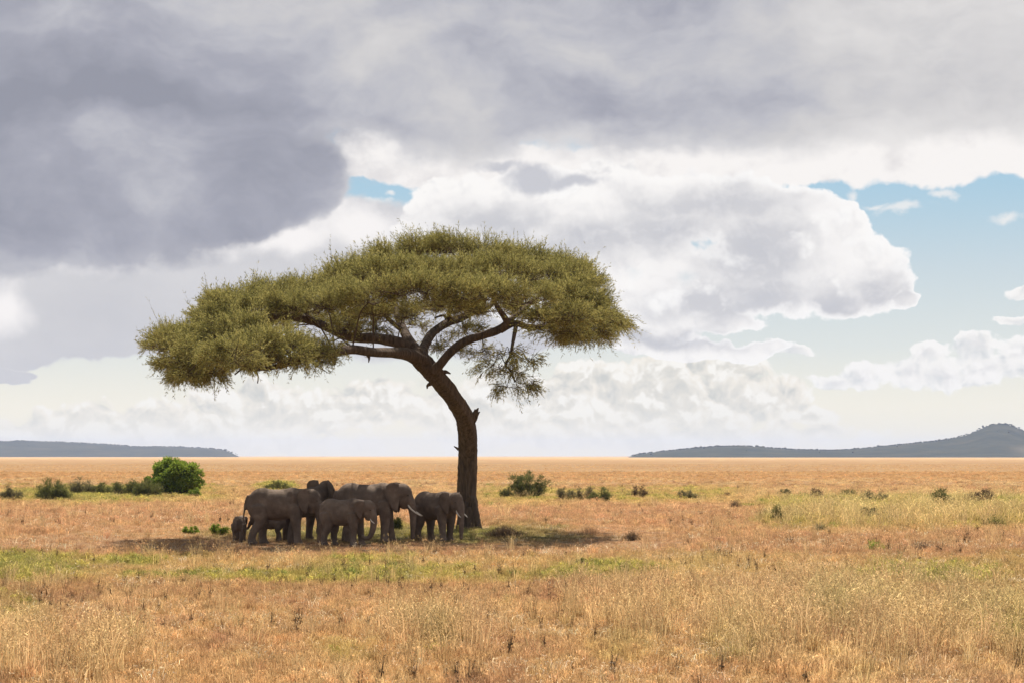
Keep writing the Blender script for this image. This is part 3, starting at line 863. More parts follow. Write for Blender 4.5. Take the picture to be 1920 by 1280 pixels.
# main limbs: (x, y, distance, radius in photo pixels)
LIMBS = [
    [(788, 674, 95, 15), (765, 664, 94, 12.0), (735, 661, 92.5, 9.5), (700, 660, 91, 8.6), (660, 655, 89.5, 8.4), (628, 661, 88.5, 8.0), (590, 668, 88, 6.5), (545, 680, 87.5, 5.5), (500, 690, 87, 4.2), (462, 688, 87, 3.4), (420, 676, 86.5, 2.6)],
    [(784, 664, 95.2, 15), (768, 651, 95.2, 12), (745, 641, 95.4, 10.5), (705, 634, 95.6, 9.6), (668, 633, 95.8, 9.2), (640, 626, 96, 8.8), (612, 613, 96, 8.2), (586, 602, 96, 8.0), (545, 594, 96, 7.0), (505, 596, 96, 6.2), (470, 612, 95.5, 5.2), (430, 638, 95, 4.4), (395, 664, 94.5, 3.6), (365, 690, 94, 2.6)],
    [(782, 662, 95.4, 13), (768, 640, 96.5, 10), (758, 622, 98, 8.6), (748, 598, 99.5, 7.2), (738, 570, 101, 5.5), (720, 540, 102, 3.8)],
    [(790, 668, 95.2, 13), (796, 650, 95.6, 8.6), (812, 624, 96.6, 7.8), (838, 606, 97.6, 7.6), (862, 598, 98.4, 7.0), (890, 585, 99.2, 5.6), (918, 574, 100, 4.4), (950, 545, 101, 3.0)],
    [(812, 696, 95, 12), (826, 682, 94.7, 8.6), (845, 660, 94.2, 8.2), (872, 640, 93.6, 7.8), (905, 629, 93, 7.6), (934, 619, 92.6, 8.2), (950, 606, 92.2, 6.8), (944, 592, 92, 5.8), (934, 578, 91.6, 4.6), (920, 550, 91, 3.2)],
    [(938, 618, 92.6, 7.2), (966, 606, 92.8, 6.0), (992, 614, 93, 5.2), (1030, 612, 93.4, 4.4), (1070, 602, 93.8, 3.6), (1105, 592, 94, 2.8), (1140, 596, 94.2, 1.8)],
    [(952, 604, 92.3, 5.5), (975, 585, 93, 4.4), (1005, 560, 94.5, 3.6), (1040, 530, 95.5, 2.6)],
    [(968, 608, 92.6, 4.5), (962, 640, 92, 3.2), (957, 666, 91.7, 2.8), (948, 684, 91.5, 2.6), (957, 694, 91.4, 2.2), (966, 716, 91.3, 1.4)],
    [(846, 603, 97.8, 5.0), (842, 588, 97, 4.4), (846, 565, 96, 3.8), (856, 530, 95.5, 3.0), (862, 490, 95, 2.0)],
    [(840, 604, 97.6, 3.4), (832, 592, 97.6, 2.4), (815, 596, 97.6, 1.6)],
    [(642, 627, 96, 6.0), (634, 612, 96, 4.6), (628, 596, 96.4, 3.6), (610, 570, 97, 2.8)],
    [(644, 622, 96, 4.6), (658, 604, 95.5, 3.2), (676, 588, 95, 2.8), (700, 560, 94, 2.2)],
    [(660, 632, 95.7, 3.6), (668, 618, 95.4, 3.0), (671, 607, 95.2, 1.4)],
    [(758, 622, 98, 5.5), (730, 600, 98, 4.0), (690, 560, 98, 3.2), (660, 520, 98, 2.2)],
    [(590, 603, 96, 5.0), (560, 575, 95, 3.6), (520, 552, 94, 2.4)],
    [(440, 702, 87, 1.2), (452, 692, 87, 1.8), (462, 686, 87, 2.6)],
    [(483, 718, 87, 1.0), (484, 706, 87, 1.4), (480, 694, 87, 1.8), (474, 688, 87, 2.4)],
]
LIMBS = [[(a, b, lean(a, d), r_) for a, b, d, r_ in L_] for L_ in LIMBS]
for i, L_ in enumerate(LIMBS):
    m_ = Mesh()
    m_.tube([tp(a, b, d) for a, b, d, r_ in L_], [r_ * d / FPX for a, b, d, r_ in L_], 14 if L_[0][3] > 7 else 8, 5, 0.10, 20 + i, 3 if L_[0][3] > 7 else 0, 0.04)
    m_.build('limb' if L_[0][3] > 4.2 else 'branch', M_bark, tree)

# foliage pads: (x, y, distance, rx, rz in photo px, droop)
PADS = [
    # left tip and hanging lobes
    (300, 640, 93, 42, 20, .3), (335, 632, 94, 45, 20, .2), (325, 672, 92, 44, 26, .7), (350, 692, 91.5, 42, 22, .9), (392, 690, 91, 30, 16, .8), (372, 652, 92, 46, 24, .4), (375, 622, 95, 44, 20, .2),
    # lower left lobe
    (440, 662, 87, 44, 22, .3), (480, 652, 86.5, 46, 20, .2), (524, 654, 87, 46, 20, .2), (562, 660, 87.5, 42, 20, .4), (598, 664, 88.5, 28, 15, .5), (462, 678, 87.5, 36, 16, .6), (440, 684, 87, 40, 16, .5), (490, 676, 86, 46, 18, .4), (540, 674, 86.5, 44, 18, .5), (580, 678, 87.5, 34, 15, .7), (410, 672, 88, 36, 20, .5),
    # left shoulder
    (405, 588, 95, 42, 24, .2), (432, 566, 96, 50, 24, .1), (470, 556, 94, 55, 24, .1), (520, 546, 95, 60, 24, 0), (572, 540, 96, 55, 24, 0), (442, 604, 93, 54, 28, .3), (500, 578, 91, 62, 26, .1), (560, 570, 90, 62, 26, .1), (612, 566, 89, 56, 26, .1), (420, 624, 93.5, 48, 24, .4),
    (625, 520, 96, 50, 26, 0), (660, 494, 97, 52, 24, 0), (640, 548, 91, 60, 24, .1), (690, 556, 88, 56, 26, .1),
    # dome
    (705, 478, 97, 56, 22, 0), (752, 462, 97, 58, 20, 0), (805, 450, 96, 60, 20, 0), (862, 447, 95, 60, 20, 0), (915, 455, 96, 56, 20, 0), (968, 468, 97, 54, 20, 0), (1020, 480, 97, 52, 20, 0), (1066, 492, 97, 42, 22, 0),
    (720, 508, 92, 70, 26, 0), (786, 492, 91, 72, 26, 0), (860, 494, 91, 66, 22, 0), (930, 500, 91, 70, 26, 0), (1000, 512, 92, 66, 26, 0),
    (745, 540, 86, 66, 26, .1), (800, 538, 85, 64, 26, .1), (865, 545, 84.5, 62, 26, .1), (930, 540, 86, 66, 26, .1), (985, 556, 86, 58, 28, .2), (830, 566, 85.5, 46, 20, .2), (700, 580, 90, 44, 16, .2),
    # right side
    (1092, 526, 96, 38, 30, .2), (1060, 545, 92, 48, 30, .2), (1112, 560, 95, 40, 28, .4), (1140, 585, 95, 38, 28, .5), (1165, 608, 95, 28, 22, .7), (1120, 604, 93, 46, 24, .6), (1072, 588, 90, 50, 26, .4), (1030, 592, 88, 48, 24, .4), (1080, 626, 92, 40, 16, .8), (1030, 624, 91, 40, 14, .8), (1130, 628, 94, 36, 14, .9),
    # hanging spray on the right
    (945, 656, 91.5, 36, 16, .7), (925, 674, 91.5, 30, 18, .8), (962, 688, 91.3, 36, 22, .8), (950, 714, 91.3, 28, 18, 1.), (986, 712, 91.3, 18, 14, 1.), (990, 664, 91.8, 30, 16, .8),
    # far side of the umbrella
    (560, 600, 103, 70, 18, .1), (650, 592, 105, 66, 18, .1), (740, 578, 107, 72, 20, .1), (830, 572, 108, 72, 20, .1), (920, 574, 107, 70, 20, .1), (1000, 578, 105, 62, 20, .2), (1070, 580, 102, 56, 22, .3), (480, 606, 101, 62, 18, .2),
    (620, 556, 102, 66, 22, 0), (720, 536, 103, 70, 22, 0), (820, 524, 103, 72, 22, 0), (920, 526, 103, 70, 22, 0), (1010, 540, 101, 60, 22, 0), (530, 572, 99, 62, 20, 0),
    (660, 530, 99, 66, 20, 0), (760, 510, 99, 70, 20, 0), (860, 500, 99, 70, 20, 0), (960, 508, 99, 66, 20, 0),
    # thin sprays in the gaps below the dome
    (705, 608, 97, 42, 12, .6), (820, 640, 97.5, 46, 12, .6), (870, 612, 98.5, 40, 14, .5), (615, 640, 92, 34, 14, .6), (770, 600, 101, 40, 14, .4), (905, 650, 93, 30, 10, .6), (665, 612, 97, 28, 12, .5), (640, 600, 94, 36, 14, .4), (760, 585, 95, 40, 14, .3), (880, 575, 90, 44, 16, .3),
]
rt = np.random.default_rng(12)
leaf_tri, twig_tri = [], []
bm_ = Mesh()
UB, UD = [], []
SP = []           # sprays: base, direction, length
limb_pts = np.concatenate([np.array([tp(a, b, d) for a, b, d, r_ in L_[1:]]) for L_ in LIMBS[:15]])
PADS += [(a, b, d + k_, rx * .9, rz * .6, dr) for (a, b, d, rx, rz, dr) in PADS if (a < 470 or a > 1050) and d < 98 for k_ in (-3.6, 4.2)]
for (a, b, d, rx, rz, dr) in PADS:
    if a < 620 and b >= 650: b -= 2
    if a > 1100: a -= 14
    if a < 335: a += 14
    if a > 1010 and b > 598: b -= 13
    if 395 < a < 620 and b >= 650: b -= 11
    if 900 < a < 1000 and b > 650: dr = max(dr, .8)
    d = lean(a, d); c = tp(a, b + (20 if b < 500 else 8), d); ax = max(rx - 6, 14) * d / FPX; az = max(rz - 13, 6) * d / FPX; ay = max(ax * 0.85, 1.2)
    if dr >= .6: ay = ax * .9
    thin = (rz <= 14 and dr >= .3) or (900 < a < 1000 and b > 650)
    far_ = d > 92.5
    n = int(12.0 * ax * ay * (0.45 if far_ else 1.0) * (0.26 if (900 < a < 1000 and b > 640) else 0.4 if thin else 1.0)) + 3
    th = rt.uniform(0, 2 * math.pi, n); rr = np.sqrt(rt.uniform(0, 1, n))
    x = np.cos(th) * rr; y = np.sin(th) * rr
    top = np.sqrt(np.maximum(0, 1 - rr * rr))
    zc = rt.uniform(0.40 - 0.8 * dr, 1.0, n)
    lump = fnoise(x * 2.2 + a, y * 2.2 + b, 3, 3) - 0.5
    cen = c + np.stack([x * ax, y * ay, (top * zc - 0.15) * az + lump * az * 1.0], 1)
    td = norm(np.stack([x * 0.9, y * 0.9, 0.45 + 0.5 * zc - dr * (0.75 + 0.8 * rr)], 1) + rt.normal(0, 0.25, (n, 3)))
    ns = 22
    m = n * ns
    base = np.repeat(cen, ns, 0) + rt.normal(0, 0.13, (m, 3))
    dirv = norm(np.repeat(td, ns, 0) + rt.normal(0, 0.42, (m, 3)))
    ln = rt.uniform(0.36, 0.85, m) * (.85 if a < 480 else 1.0) * np.repeat(rt.uniform(.75, 1.25, n), ns)
    SP.append((base, dirv, ln, np.full(m, dr)))
    # bare thorny twigs on the underside of the pad
    nu = int(16 * ax * ay) + 8
    tu = rt.uniform(0, 2 * math.pi, nu); ru = np.sqrt(rt.uniform(0, 1, nu))
    UB.append(c + np.stack([np.cos(tu) * ru * ax * .85, np.sin(tu) * ru * ay * .85, rt.uniform(-.55, .15, nu) * az - .10], 1))
    UD.append(norm(np.stack([np.cos(tu) * .9, np.sin(tu) * .9, rt.uniform(-.25, .5, nu)], 1) + rt.normal(0, .5, (nu, 3))))
    # branch from the nearest limb to the pad, then twigs fanning inside it
    j = np.argmin(np.linalg.norm((limb_pts - c) * np.array([1, 0.7, 1.2]), axis=1))
    p0 = limb_pts[j]
    mid = (p0 + c) / 2 + np.array([0, 0, 0.30 + 0.2 * rt.random()])
    hub = c + np.array([0, 0, -az * 0.35])
    r0 = np.clip(0.022 + 0.007 * np.linalg.norm(c - p0), 0.02, 0.05)
    if np.linalg.norm(c - p0) < 3.0: bm_.tube([p0, mid, hub], [r0, r0 * .75, r0 * .5], 6, 4, 0.1, int(a))
    for k_ in range(7 if not thin else 4):
        t_ = rt.uniform(0, 6.283); rad = rt.uniform(.5, .95)
        e = c + np.array([math.cos(t_) * ax * rad, math.sin(t_) * ay * rad, rt.uniform(-.1, .35) * az - dr * az * .5])
        m2 = (hub + e) / 2 + rt.normal(0, .12, 3)
        bm_.tube([hub, m2, e], [r0 * .45, .018, .008], 4, 3)
base = np.concatenate([s_[0] for s_ in SP]); dirv = np.concatenate([s_[1] for s_ in SP]); ln = np.concatenate([s_[2] for s_ in SP]); dro = np.concatenate([s_[3] for s_ in SP])

def sprays(base, dirv, ln, bend, nleaf, lw, ll, r, stem_w=0.008, along=0.7):
    """Leafy twigs: returns leaf triangles and stem triangles."""
    n = len(base)
    bendv = np.zeros((n, 3)); bendv[:, 2] = bend
    p1 = base + dirv * ln[:, None] * 0.5
    d2 = norm(dirv + bendv)
    tip = p1 + d2 * ln[:, None] * 0.5
    s_ = norm(np.cross(dirv, r.normal(0, 1, (n, 3)))) * stem_w
    st = np.stack([base - s_, base + s_, p1 + s_ * .7, base - s_, p1 + s_ * .7, p1 - s_ * .7, p1 - s_ * .7, p1 + s_ * .7, tip], 1).reshape(-1, 3)
    t = r.uniform(0.12, 1.0, (n, nleaf))
    q_ = np.where(t[..., None] < .5, base[:, None] + (p1 - base)[:, None] * (t[..., None] * 2), p1[:, None] + (tip - p1)[:, None] * (t[..., None] * 2 - 1))
    e = norm(r.normal(0, 1, (n, nleaf, 3)) + dirv[:, None] * along + d2[:, None] * 0.3)
    L_ = r.uniform(ll * .6, ll * 1.3, (n, nleaf, 1))
    sd_ = norm(np.cross(e, r.normal(0, 1, (n, nleaf, 3)))) * lw * r.uniform(.7, 1.3, (n, nleaf, 1))
    lf = np.stack([q_ - sd_ * .4, q_ + e * L_ * .5 + sd_, q_ + e * L_], 2)
    return lf.reshape(-1, 3), st

shoot = rt.random(len(base)) < 0.014
ln = np.where(shoot, np.clip(ln * 1.9, .9, 1.5), ln); dirv = np.where(shoot[:, None], norm(dirv + np.array([0, 0, .5]) * (dro[:, None] < .5)), dirv)
lf, st = sprays(base, dirv, ln, 0.50 - 1.0 * dro, 15, 0.020, 0.15, rt, along=1.7)
print('acacia sprays', len(base), 'leaf tris', len(lf) // 3)
_, st2 = sprays(np.concatenate(UB), np.concatenate(UD), rt.uniform(.4, 1.0, sum(len(u) for u in UB)), np.full(sum(len(u) for u in UB), .1), 1, .01, .05, rt, .014)
st = np.concatenate([st, st2])
crown = link('crown', mesh_poly('crown', lf, np.arange(len(lf)).reshape(-1, 3), 3), M_acacia, tree)
crown['kind'] = 'stuff'
tw = link('twigs', mesh_poly('twigs', st, np.arange(len(st)).reshape(-1, 3), 3), M_twig, tree)
tw['kind'] = 'stuff'
br_ = bm_.build('branchwork', M_bark, tree); br_['kind'] = 'stuff'

# ------------------------------------------------------------------ shrubs
SHRUBM = {
    'green': mat_leaves('shrub_bright_leaves', [(0.15, (0.09, 0.14, 0.022, 1)), (0.55, (0.22, 0.29, 0.042, 1)), (0.9, (0.42, 0.47, 0.08, 1))], 0.5, 1.2),
    'olive': mat_leaves('shrub_olive_leaves', [(0.15, (0.075, 0.088, 0.028, 1)), (0.55, (0.15, 0.155, 0.05, 1)), (0.9, (0.25, 0.24, 0.085, 1))], 0.45, 1.0),
    'grey': mat_leaves('shrub_grey_leaves', [(0.15, (0.11, 0.098, 0.05, 1)), (0.55, (0.20, 0.175, 0.085, 1)), (0.9, (0.31, 0.265, 0.135, 1))], 0.45, 1.0),
    'brown': mat_leaves('shrub_dead_leaves', [(0.15, (0.10, 0.066, 0.042, 1)), (0.55, (0.17, 0.115, 0.07, 1)), (0.9, (0.28, 0.19, 0.115, 1))], 0.4, 1.0),
}
def shrub(px, py, wpx, hpx, kind, label, seed, dense=1.0, style='open', group=None):
    """wpx, hpx: size in photo pixels; py: where it meets the ground."""
    r = np.random.default_rng(seed)
    g_ = ground_at(px, py); D = g_.y
    w = wpx * D / FPX / 2; h = hpx * D / FPX
    o = empty('shrub', g_)
    tag(o, label, 'shrub', group)
    fm = Mesh(); B_, D_, L_ = [], [], []
    lobes = []
    dome = style == 'dome'
    if dome: style = 'open'
    if style == 'round' or dome:
        for i in range(130 if not dome else 70):
            dv = norm(r.normal(0, 1, 3)); rr_ = r.uniform(.55, 1.02 if not dome else 1.22) * (1 + .16 * math.sin(dv[0] * 5 + seed) * math.cos(dv[2] * 4 + dv[1] * 3))
            lobes.append((np.array([dv[0] * rr_ * w * .92, dv[1] * rr_ * w * .9, h * (.47 + .47 * rr_ * dv[2])]), 0.095 * h * r.uniform(.6, 1.35)))
    elif style == 'open':
        nl = max(8, int(10 + w * 4))
        for i in range(nl):
            x_ = r.uniform(-.9, .9) * w
            hh = h * (0.40 + 0.60 * r.random()) * (1 - 0.4 * abs(x_ / w) ** 2)
            for z_ in (.30, .62, .88):
                if z_ > .8 and r.random() < .45: continue
                lobes.append((np.array([x_ + r.normal(0, .06) * h, r.uniform(-.5, .5) * w, hh * z_]), h * r.uniform(.10, .20) * (1.2 - .5 * z_)))
    if style == 'tuft':
        n = int(260 * dense)
        a_ = r.uniform(0, 6.283, n); rad = np.abs(r.normal(0, .38, n))
        B_ = [np.stack([np.cos(a_) * rad * w, np.sin(a_) * rad * w, np.zeros(n)], 1)]
        D_ = [norm(np.stack([np.cos(a_) * (rad + .2) * .9, np.sin(a_) * (rad + .2) * .9, np.ones(n)], 1) + r.normal(0, .25, (n, 3)) * np.array([1, 1, .2]))]
        L_ = [h * r.uniform(.45, 1.15, n) * (1 - .35 * np.minimum(rad, 1))]
        fm.tube([(0, 0, -.03), (.01, 0, h * .25), (.03, 0, h * .5)], [.05 * h, .03 * h, .01], 5, 3)
    for c, s_ in lobes:
        n = int((70 if style == 'round' else 42 * min(1, .6 + h * .5)) * dense)
        dv = norm(r.normal(0, 1, (n, 3)) + np.array([0, 0, 0.45]))
        B_.append(c + dv * s_ * r.uniform(.2, 1.0, (n, 1)) * np.array([1.15, 1.15, .9])); D_.append(norm(dv + np.array([0, 0, .6]))); L_.append(r.uniform(.5, 1.1, n) * s_ * (.8 if style == 'round' else 1.7))
        root = np.array([c[0] * .35 + r.normal(0, .05) * w, c[1] * .35, -.05])
        fm.tube([root, (root + c) / 2 + r.normal(0, .06, 3) * h, c], [.022 * h ** .5, .014 * h ** .5, .007], 4, 3)
        if style == 'open':
            for k_ in range(3):
                e = c + norm(r.normal(0, .7, 3) + np.array([0, 0, 1.0])) * s_ * r.uniform(1.0, 2.0)
                fm.tube([c, (c + e) / 2 + r.normal(0, .04, 3), e], [.010, .008, .004], 4, 2)
    B_, D_, L_ = np.concatenate(B_), np.concatenate(D_), np.concatenate(L_)
    B_[:, 2] = np.maximum(B_[:, 2], 0.0)
    ll = {'round': .22, 'open': min(.11, .05 + .03 * h), 'tuft': .12}[style]; lw = {'round': .075, 'open': .026, 'tuft': .012}[style]
    lf, st = sprays(B_, D_, L_, np.full(len(B_), .2), 5 if style == 'round' else 6, lw, ll, r, .006)
    lf = np.concatenate([lf, st])
    fo = link('foliage', mesh_poly('foliage', lf, np.arange(len(lf)).reshape(-1, 3), 3), SHRUBM[kind], o)
    fo['kind'] = 'stuff'
    fm.build('stems', M_twig, o)
    return o

SH = [
    (329, 928, 104, 68, 'green', 'large round bright green leafy bush beyond the elephants', 1, 1.0, 'round'),
    (103, 938, 58, 40, 'olive', 'wide dark scrubby shrub with bare twigs, left end of the shrub row', 2, 1.3, 'open'),
    (152, 928, 46, 34, 'grey', 'grey green shrub just right of the dark twiggy one', 3, .8, 'open'),
    (20, 938, 40, 26, 'grey', 'small grey shrub at the left border of the picture', 4, .7, 'open'),
    (195, 928, 44, 24, 'olive', 'low olive shrub between the grey shrub and the pair by the round bush', 5, .6, 'open'),
    (238, 930, 44, 34, 'olive', 'upright olive shrub a little left of the round green bush', 6, 1.2, 'open'),
    (278, 932, 50, 34, 'olive', 'olive shrub touching the left side of the round green bush', 7, 1.2, 'open'),
    (368, 932, 28, 18, 'green', 'little green shrub at the right foot of the round bush', 8, .7, 'open'),
    (520, 920, 50, 22, 'olive', 'low yellow green shrub showing above the back of the left elephant', 9, .7, 'open'),
    (991, 934, 68, 48, 'olive', 'rounded olive bush right of the acacia trunk', 10, 1.0, 'dome'),
    (948, 934, 22, 24, 'olive', 'slim green shrub between the trunk and the olive bush', 11, .6, 'open'),
    (1064, 938, 34, 26, 'grey', 'twiggy brown green shrub right of the olive bush', 12, .7, 'open'),
    (1098, 938, 26, 30, 'grey', 'thin upright twiggy shrub in the middle of a row of three', 13, .6, 'open'),
    (1128, 940, 42, 28, 'olive', 'broad dark shrub ending the row of three twiggy ones', 14, .8, 'open'),
    (1198, 934, 28, 26, 'brown', 'sparse brown shrub standing alone in the yellow green strip', 15, .5, 'open'),
    (1287, 936, 38, 20, 'grey', 'low grey brown shrub below the left slope of the right hill', 16, .6, 'open'),
    (1379, 953, 20, 14, 'brown', 'small dark round tussock left of the green patch', 17, .9, 'tuft'),
    (1362, 931, 10, 8, 'brown', 'tiny dark tussock on the far edge of the strip', 18, .9, 'tuft'),
    (1440, 972, 24, 18, 'olive', 'small green tussock at the near left corner of the green patch', 19, .8, 'tuft'),
    (1462, 982, 22, 30, 'olive', 'tall narrow green plant in the left part of the green patch', 20, .7, 'open'),
    (1492, 978, 24, 18, 'olive', 'squat olive plant right of the tall narrow one', 21, .7, 'open'),
    (1528, 938, 20, 20, 'brown', 'thin brown stalky shrub behind the green patch', 22, .5, 'open'),
    (1470, 930, 20, 14, 'grey', 'little grey twig bush behind the left end of the green patch', 23, .5, 'open'),
    (1593, 934, 24, 18, 'olive', 'pale olive shrub along the far edge of the green patch', 24, .6, 'open'),
    (1640, 945, 46, 26, 'grey', 'loose grey brown thicket along the far edge of the green patch', 25, .6, 'open'),
    (1767, 952, 34, 32, 'olive', 'dark leaning shrub left of the dead brown one', 26, .7, 'open'),
    (1834, 948, 54, 28, 'brown', 'dead dark brown shrub on the far right of the plain', 27, 1.0, 'open'),
    (1626, 978, 36, 24, 'grey', 'brownish clump in the middle of the green patch', 28, .6, 'open'),
    (1690, 984, 30, 18, 'olive', 'low clump at the near edge of the green patch, right of its middle', 29, .6, 'tuft'),
    (1866, 992, 34, 26, 'olive', 'green clump at the near right corner of the green patch', 30, .7, 'tuft'),
    (1537, 998, 26, 16, 'grey', 'grey tuft just below the green patch', 31, .6, 'tuft'),
    (1185, 1013, 30, 14, 'brown', 'brown tussock beyond the right end of the tree shadow', 32, .8, 'tuft'),
    (1730, 1036, 40, 18, 'brown', 'brown dead tussock in the short grass on the right', 33, .5, 'tuft'),
    (1640, 1034, 24, 18, 'green', 'small bright green herb left of the brown dead tussock', 34, .6, 'tuft'),
    (945, 1006, 96, 20, 'brown', 'dark low scrub at the foot of the acacia trunk on its right', 35, 2.6, 'tuft'),
    (745, 992, 16, 26, 'olive', 'small dark bush seen between the tusked elephant and its trunk', 36, .7, 'open'),
    (412, 1002, 34, 22, 'green', 'little leafy weed just left of the small calf', 37, .35, 'open'),
    (358, 1000, 36, 16, 'green', 'sparse low weed at the far edge of the tree shadow, left of the calves', 38, .3, 'open'),
    (1092, 1064, 26, 20, 'olive', 'yellow green herb in the grass below the right end of the tree shadow', 39, .6, 'open'),
]
for s_ in SH:
    s_ = list(s_)
    if 17 <= s_[6] <= 34:                # those standing in tall grass
        s_[3] *= 1.2; s_[2] *= 1.15; s_[7] *= 0.9
    if 11 <= s_[6] <= 16: s_[7] *= .65
    shrub(*s_)

# ------------------------------------------------------------------ elephants
M_skin, q = new_mat('elephant_skin')
tcx = q.n('ShaderNodeTexCoord').outputs['Object']
n1 = q.noise(tcx, 2.2, 5.0, 0.6)
n2 = q.noise(q.v('MULTIPLY', tcx, (1, 1, 2.0)), 22.0, 5.0, 0.65)
vo = q.n('ShaderNodeTexVoronoi', feature='DISTANCE_TO_EDGE'); q.t.links.new(tcx, vo.inputs['Vector']); vo.inputs['Scale'].default_value = 18
wr = q.m('MULTIPLY_ADD', q.rng(vo.outputs['Distance'], 0.0, 0.12), 0.6, q.m('MULTIPLY', n2, 0.6))
c = q.ramp(n1, [(0.28, (0.105, 0.074, 0.053, 1)), (0.50, (0.168, 0.119, 0.085, 1)), (0.72, (0.265, 0.192, 0.138, 1))])
c = q.mix(q.m('MULTIPLY', n2, 0.25), c, (0.10, 0.070, 0.052, 1))
out(q, pbsdf(q, c, 0.85, 0.2, wr, 0.5, 0.03))
M_ivory, q = new_mat('ivory')
out(q, pbsdf(q, q.ramp(q.noise(q.n('ShaderNodeTexCoord').outputs['Object'], 9.0, 3.0), [(0.3, (0.62, 0.52, 0.40, 1)), (0.7, (0.80, 0.72, 0.60, 1))]), 0.4, 0.4))
M_eye, q = new_mat('elephant_eye')
out(q, pbsdf(q, (0.018, 0.012, 0.009, 1), 0.25, 0.5))

def remesh(me, voxel, smooth_it=4):
    o = bpy.data.objects.new('remesh_source', me)
    COL.objects.link(o)
    md = o.modifiers.new('voxel', 'REMESH'); md.mode = 'VOXEL'; md.voxel_size = voxel; md.use_smooth_shade = True
    sm = o.modifiers.new('smooth', 'SMOOTH'); sm.factor = 0.5; sm.iterations = smooth_it
    dg = bpy.context.evaluated_depsgraph_get()
    m2 = bpy.data.meshes.new_from_object(o.evaluated_get(dg))
    bpy.data.objects.remove(o)
    return m2

def elephant(px, D, yaw, H, label, head_yaw=0, head_pitch=0, head_dz=0.0, trunk=None, tusk=0.0, ear_flare=18, ear_scale=1.0,
             hind=(-0.09, 0.02), front=(0.02, -0.03), baby=False, tail=True, ear_l=None, tail_swing=0.0, foot_z=0.0):
    """H: height at the back in metres; yaw 0 faces +X. The model is in units of H, x forward."""
    gx = (px - CX) / FPX * D
    o = empty('elephant', (gx, D, foot_z), R(yaw))
    tag(o, label, 'elephant', 'elephant herd in the shade of the acacia')
    b = Mesh()
    X0 = -0.60                       # centre of the body at the origin
    def p(x, y, z): return np.array([(x + X0) * H, y * H, z * H])
    E = lambda c, r, M=None: b.ellipsoid(p(*c), np.array(r) * H, M=M)
    T = lambda pts, rr, seg=16, per=5: b.tube([p(*a) for a in pts], [q_ * H for q_ in rr], seg, per, round_end=True)
    # trunk of the body
    E((0.52, 0, 0.685), (0.46, 0.235, 0.272))
    E((0.28, 0, 0.715), (0.265, 0.205, 0.27))
    E((0.22, 0, 0.66), (0.21, 0.19, 0.25))
    E((0.80, 0, 0.715), (0.24, 0.195, 0.275))
    T([(0.28, 0, .895), (0.50, 0, .868), (0.70, 0, .885), (0.84, 0, .925)], (.085, .085, .085, .068))
    # hind legs
    for sy, dx in ((-1, hind[0]), (1, hind[1])):
        T([(.24, sy * .105, .66), (.25, sy * .125, .50), (.28 + dx * .3, sy * .13, .38), (.235 + dx * .75, sy * .13, .24), (.225 + dx, sy * .13, .11), (.235 + dx, sy * .13, .035)], (.160, .130, .095, .072, .067, .080))
        E((.245 + dx, sy * .13, .025), (.094, .084, .03))
    # front legs
    for sy, dx in ((-1, front[0]), (1, front[1])):
        T([(.84, sy * .10, .66), (.855, sy * .125, .50), (.865 + dx * .3, sy * .13, .36), (.865 + dx * .7, sy * .13, .22), (.865 + dx, sy * .13, .10), (.872 + dx, sy * .13, .035)], (.140, .108, .084, .069, .065, .077))
        E((.885 + dx, sy * .13, .025), (.092, .084, .03))
    # head, turned about the neck
    piv = Vector(tuple(p(0.97, 0, 0.80)))
    MH = Matrix.Translation(piv + Vector((0, 0, head_dz * H))) @ Matrix.Rotation(R(head_yaw), 4, 'Z') @ Matrix.Rotation(R(head_pitch), 4, 'Y') @ Matrix.Translation(-piv)
    def hp(x, y, z): return np.array(MH @ Vector(tuple(p(x, y, z))))
    HE = lambda c, r: b.ellipsoid(hp(*c), np.array(r) * H, M=MH)
    HT = lambda pts, rr, seg=16, per=5: b.tube([hp(*a) for a in pts], [q_ * H for q_ in rr], seg, per, round_end=True)
    b.tube([p(.82, 0, .78), (p(.97, 0, .80) + hp(.97, 0, .80)) / 2, hp(1.10, 0, .80)], np.array([.205, .165, .14]) * H, 18, 5, round_end=True)
    hs = 1.12 if baby else 1.0
    HE((1.125, 0, .825), (.155 * hs, .140, .150 * hs))
    HE((1.195, 0, .815), (.095, .110, .115))
    HE((1.13, 0, .705), (.115, .115, .12))
    HE((1.155, 0, .60), (.070, .060, .055))                     # lower jaw
    if trunk is None:
        trunk = [(1.215, 0, .735), (1.275, 0, .62), (1.300, 0, .48), (1.305, 0, .32), (1.300, 0, .17), (1.295, 0, .06)]
    tr_ = np.interp(np.linspace(0, 1, len(trunk)), [0, .2, .4, .6, .8, 1], [.098, .078, .062, .052, .042, .034])
    if baby: tr_ = tr_ * .85
    HT(trunk, tr_)
    HT([(1.235, .055, .80), (1.255, .058, .70), (1.285, .045, .62)], (.045, .05, .04), 10, 4)    # tusk sheaths and cheek ridges
    HT([(1.235, -.055, .80), (1.255, -.058, .70), (1.285, -.045, .62)], (.045, .05, .04), 10, 4)
    if tail:
        T([(.05, 0, .84), (-.005, 0, .74), (-.035, tail_swing * .3, .58), (-.055, tail_swing * .7, .42), (-.06, tail_swing, .33)], (.045, .030, .020, .016, .014), 8)
        T([(-.06, tail_swing, .36), (-.062, tail_swing * 1.1, .30), (-.06, tail_swing * 1.2, .24)], (.016, .024, .012), 8)
    me = remesh(b.data('elephant_body'), max(0.016 * H, 0.02), 3)
    # ears: thin curved sheets rooted in the side of the head, joined to the body mesh
    outline = [(0.00, .955), (-.06, .972), (-.125, .96), (-.18, .92), (-.212, .86), (-.205, .79), (-.175, .72), (-.135, .655), (-.09, .59), (-.05, .535), (-.025, .525), (-.008, .57), (.0, .66), (.012, .75), (.012, .86)]
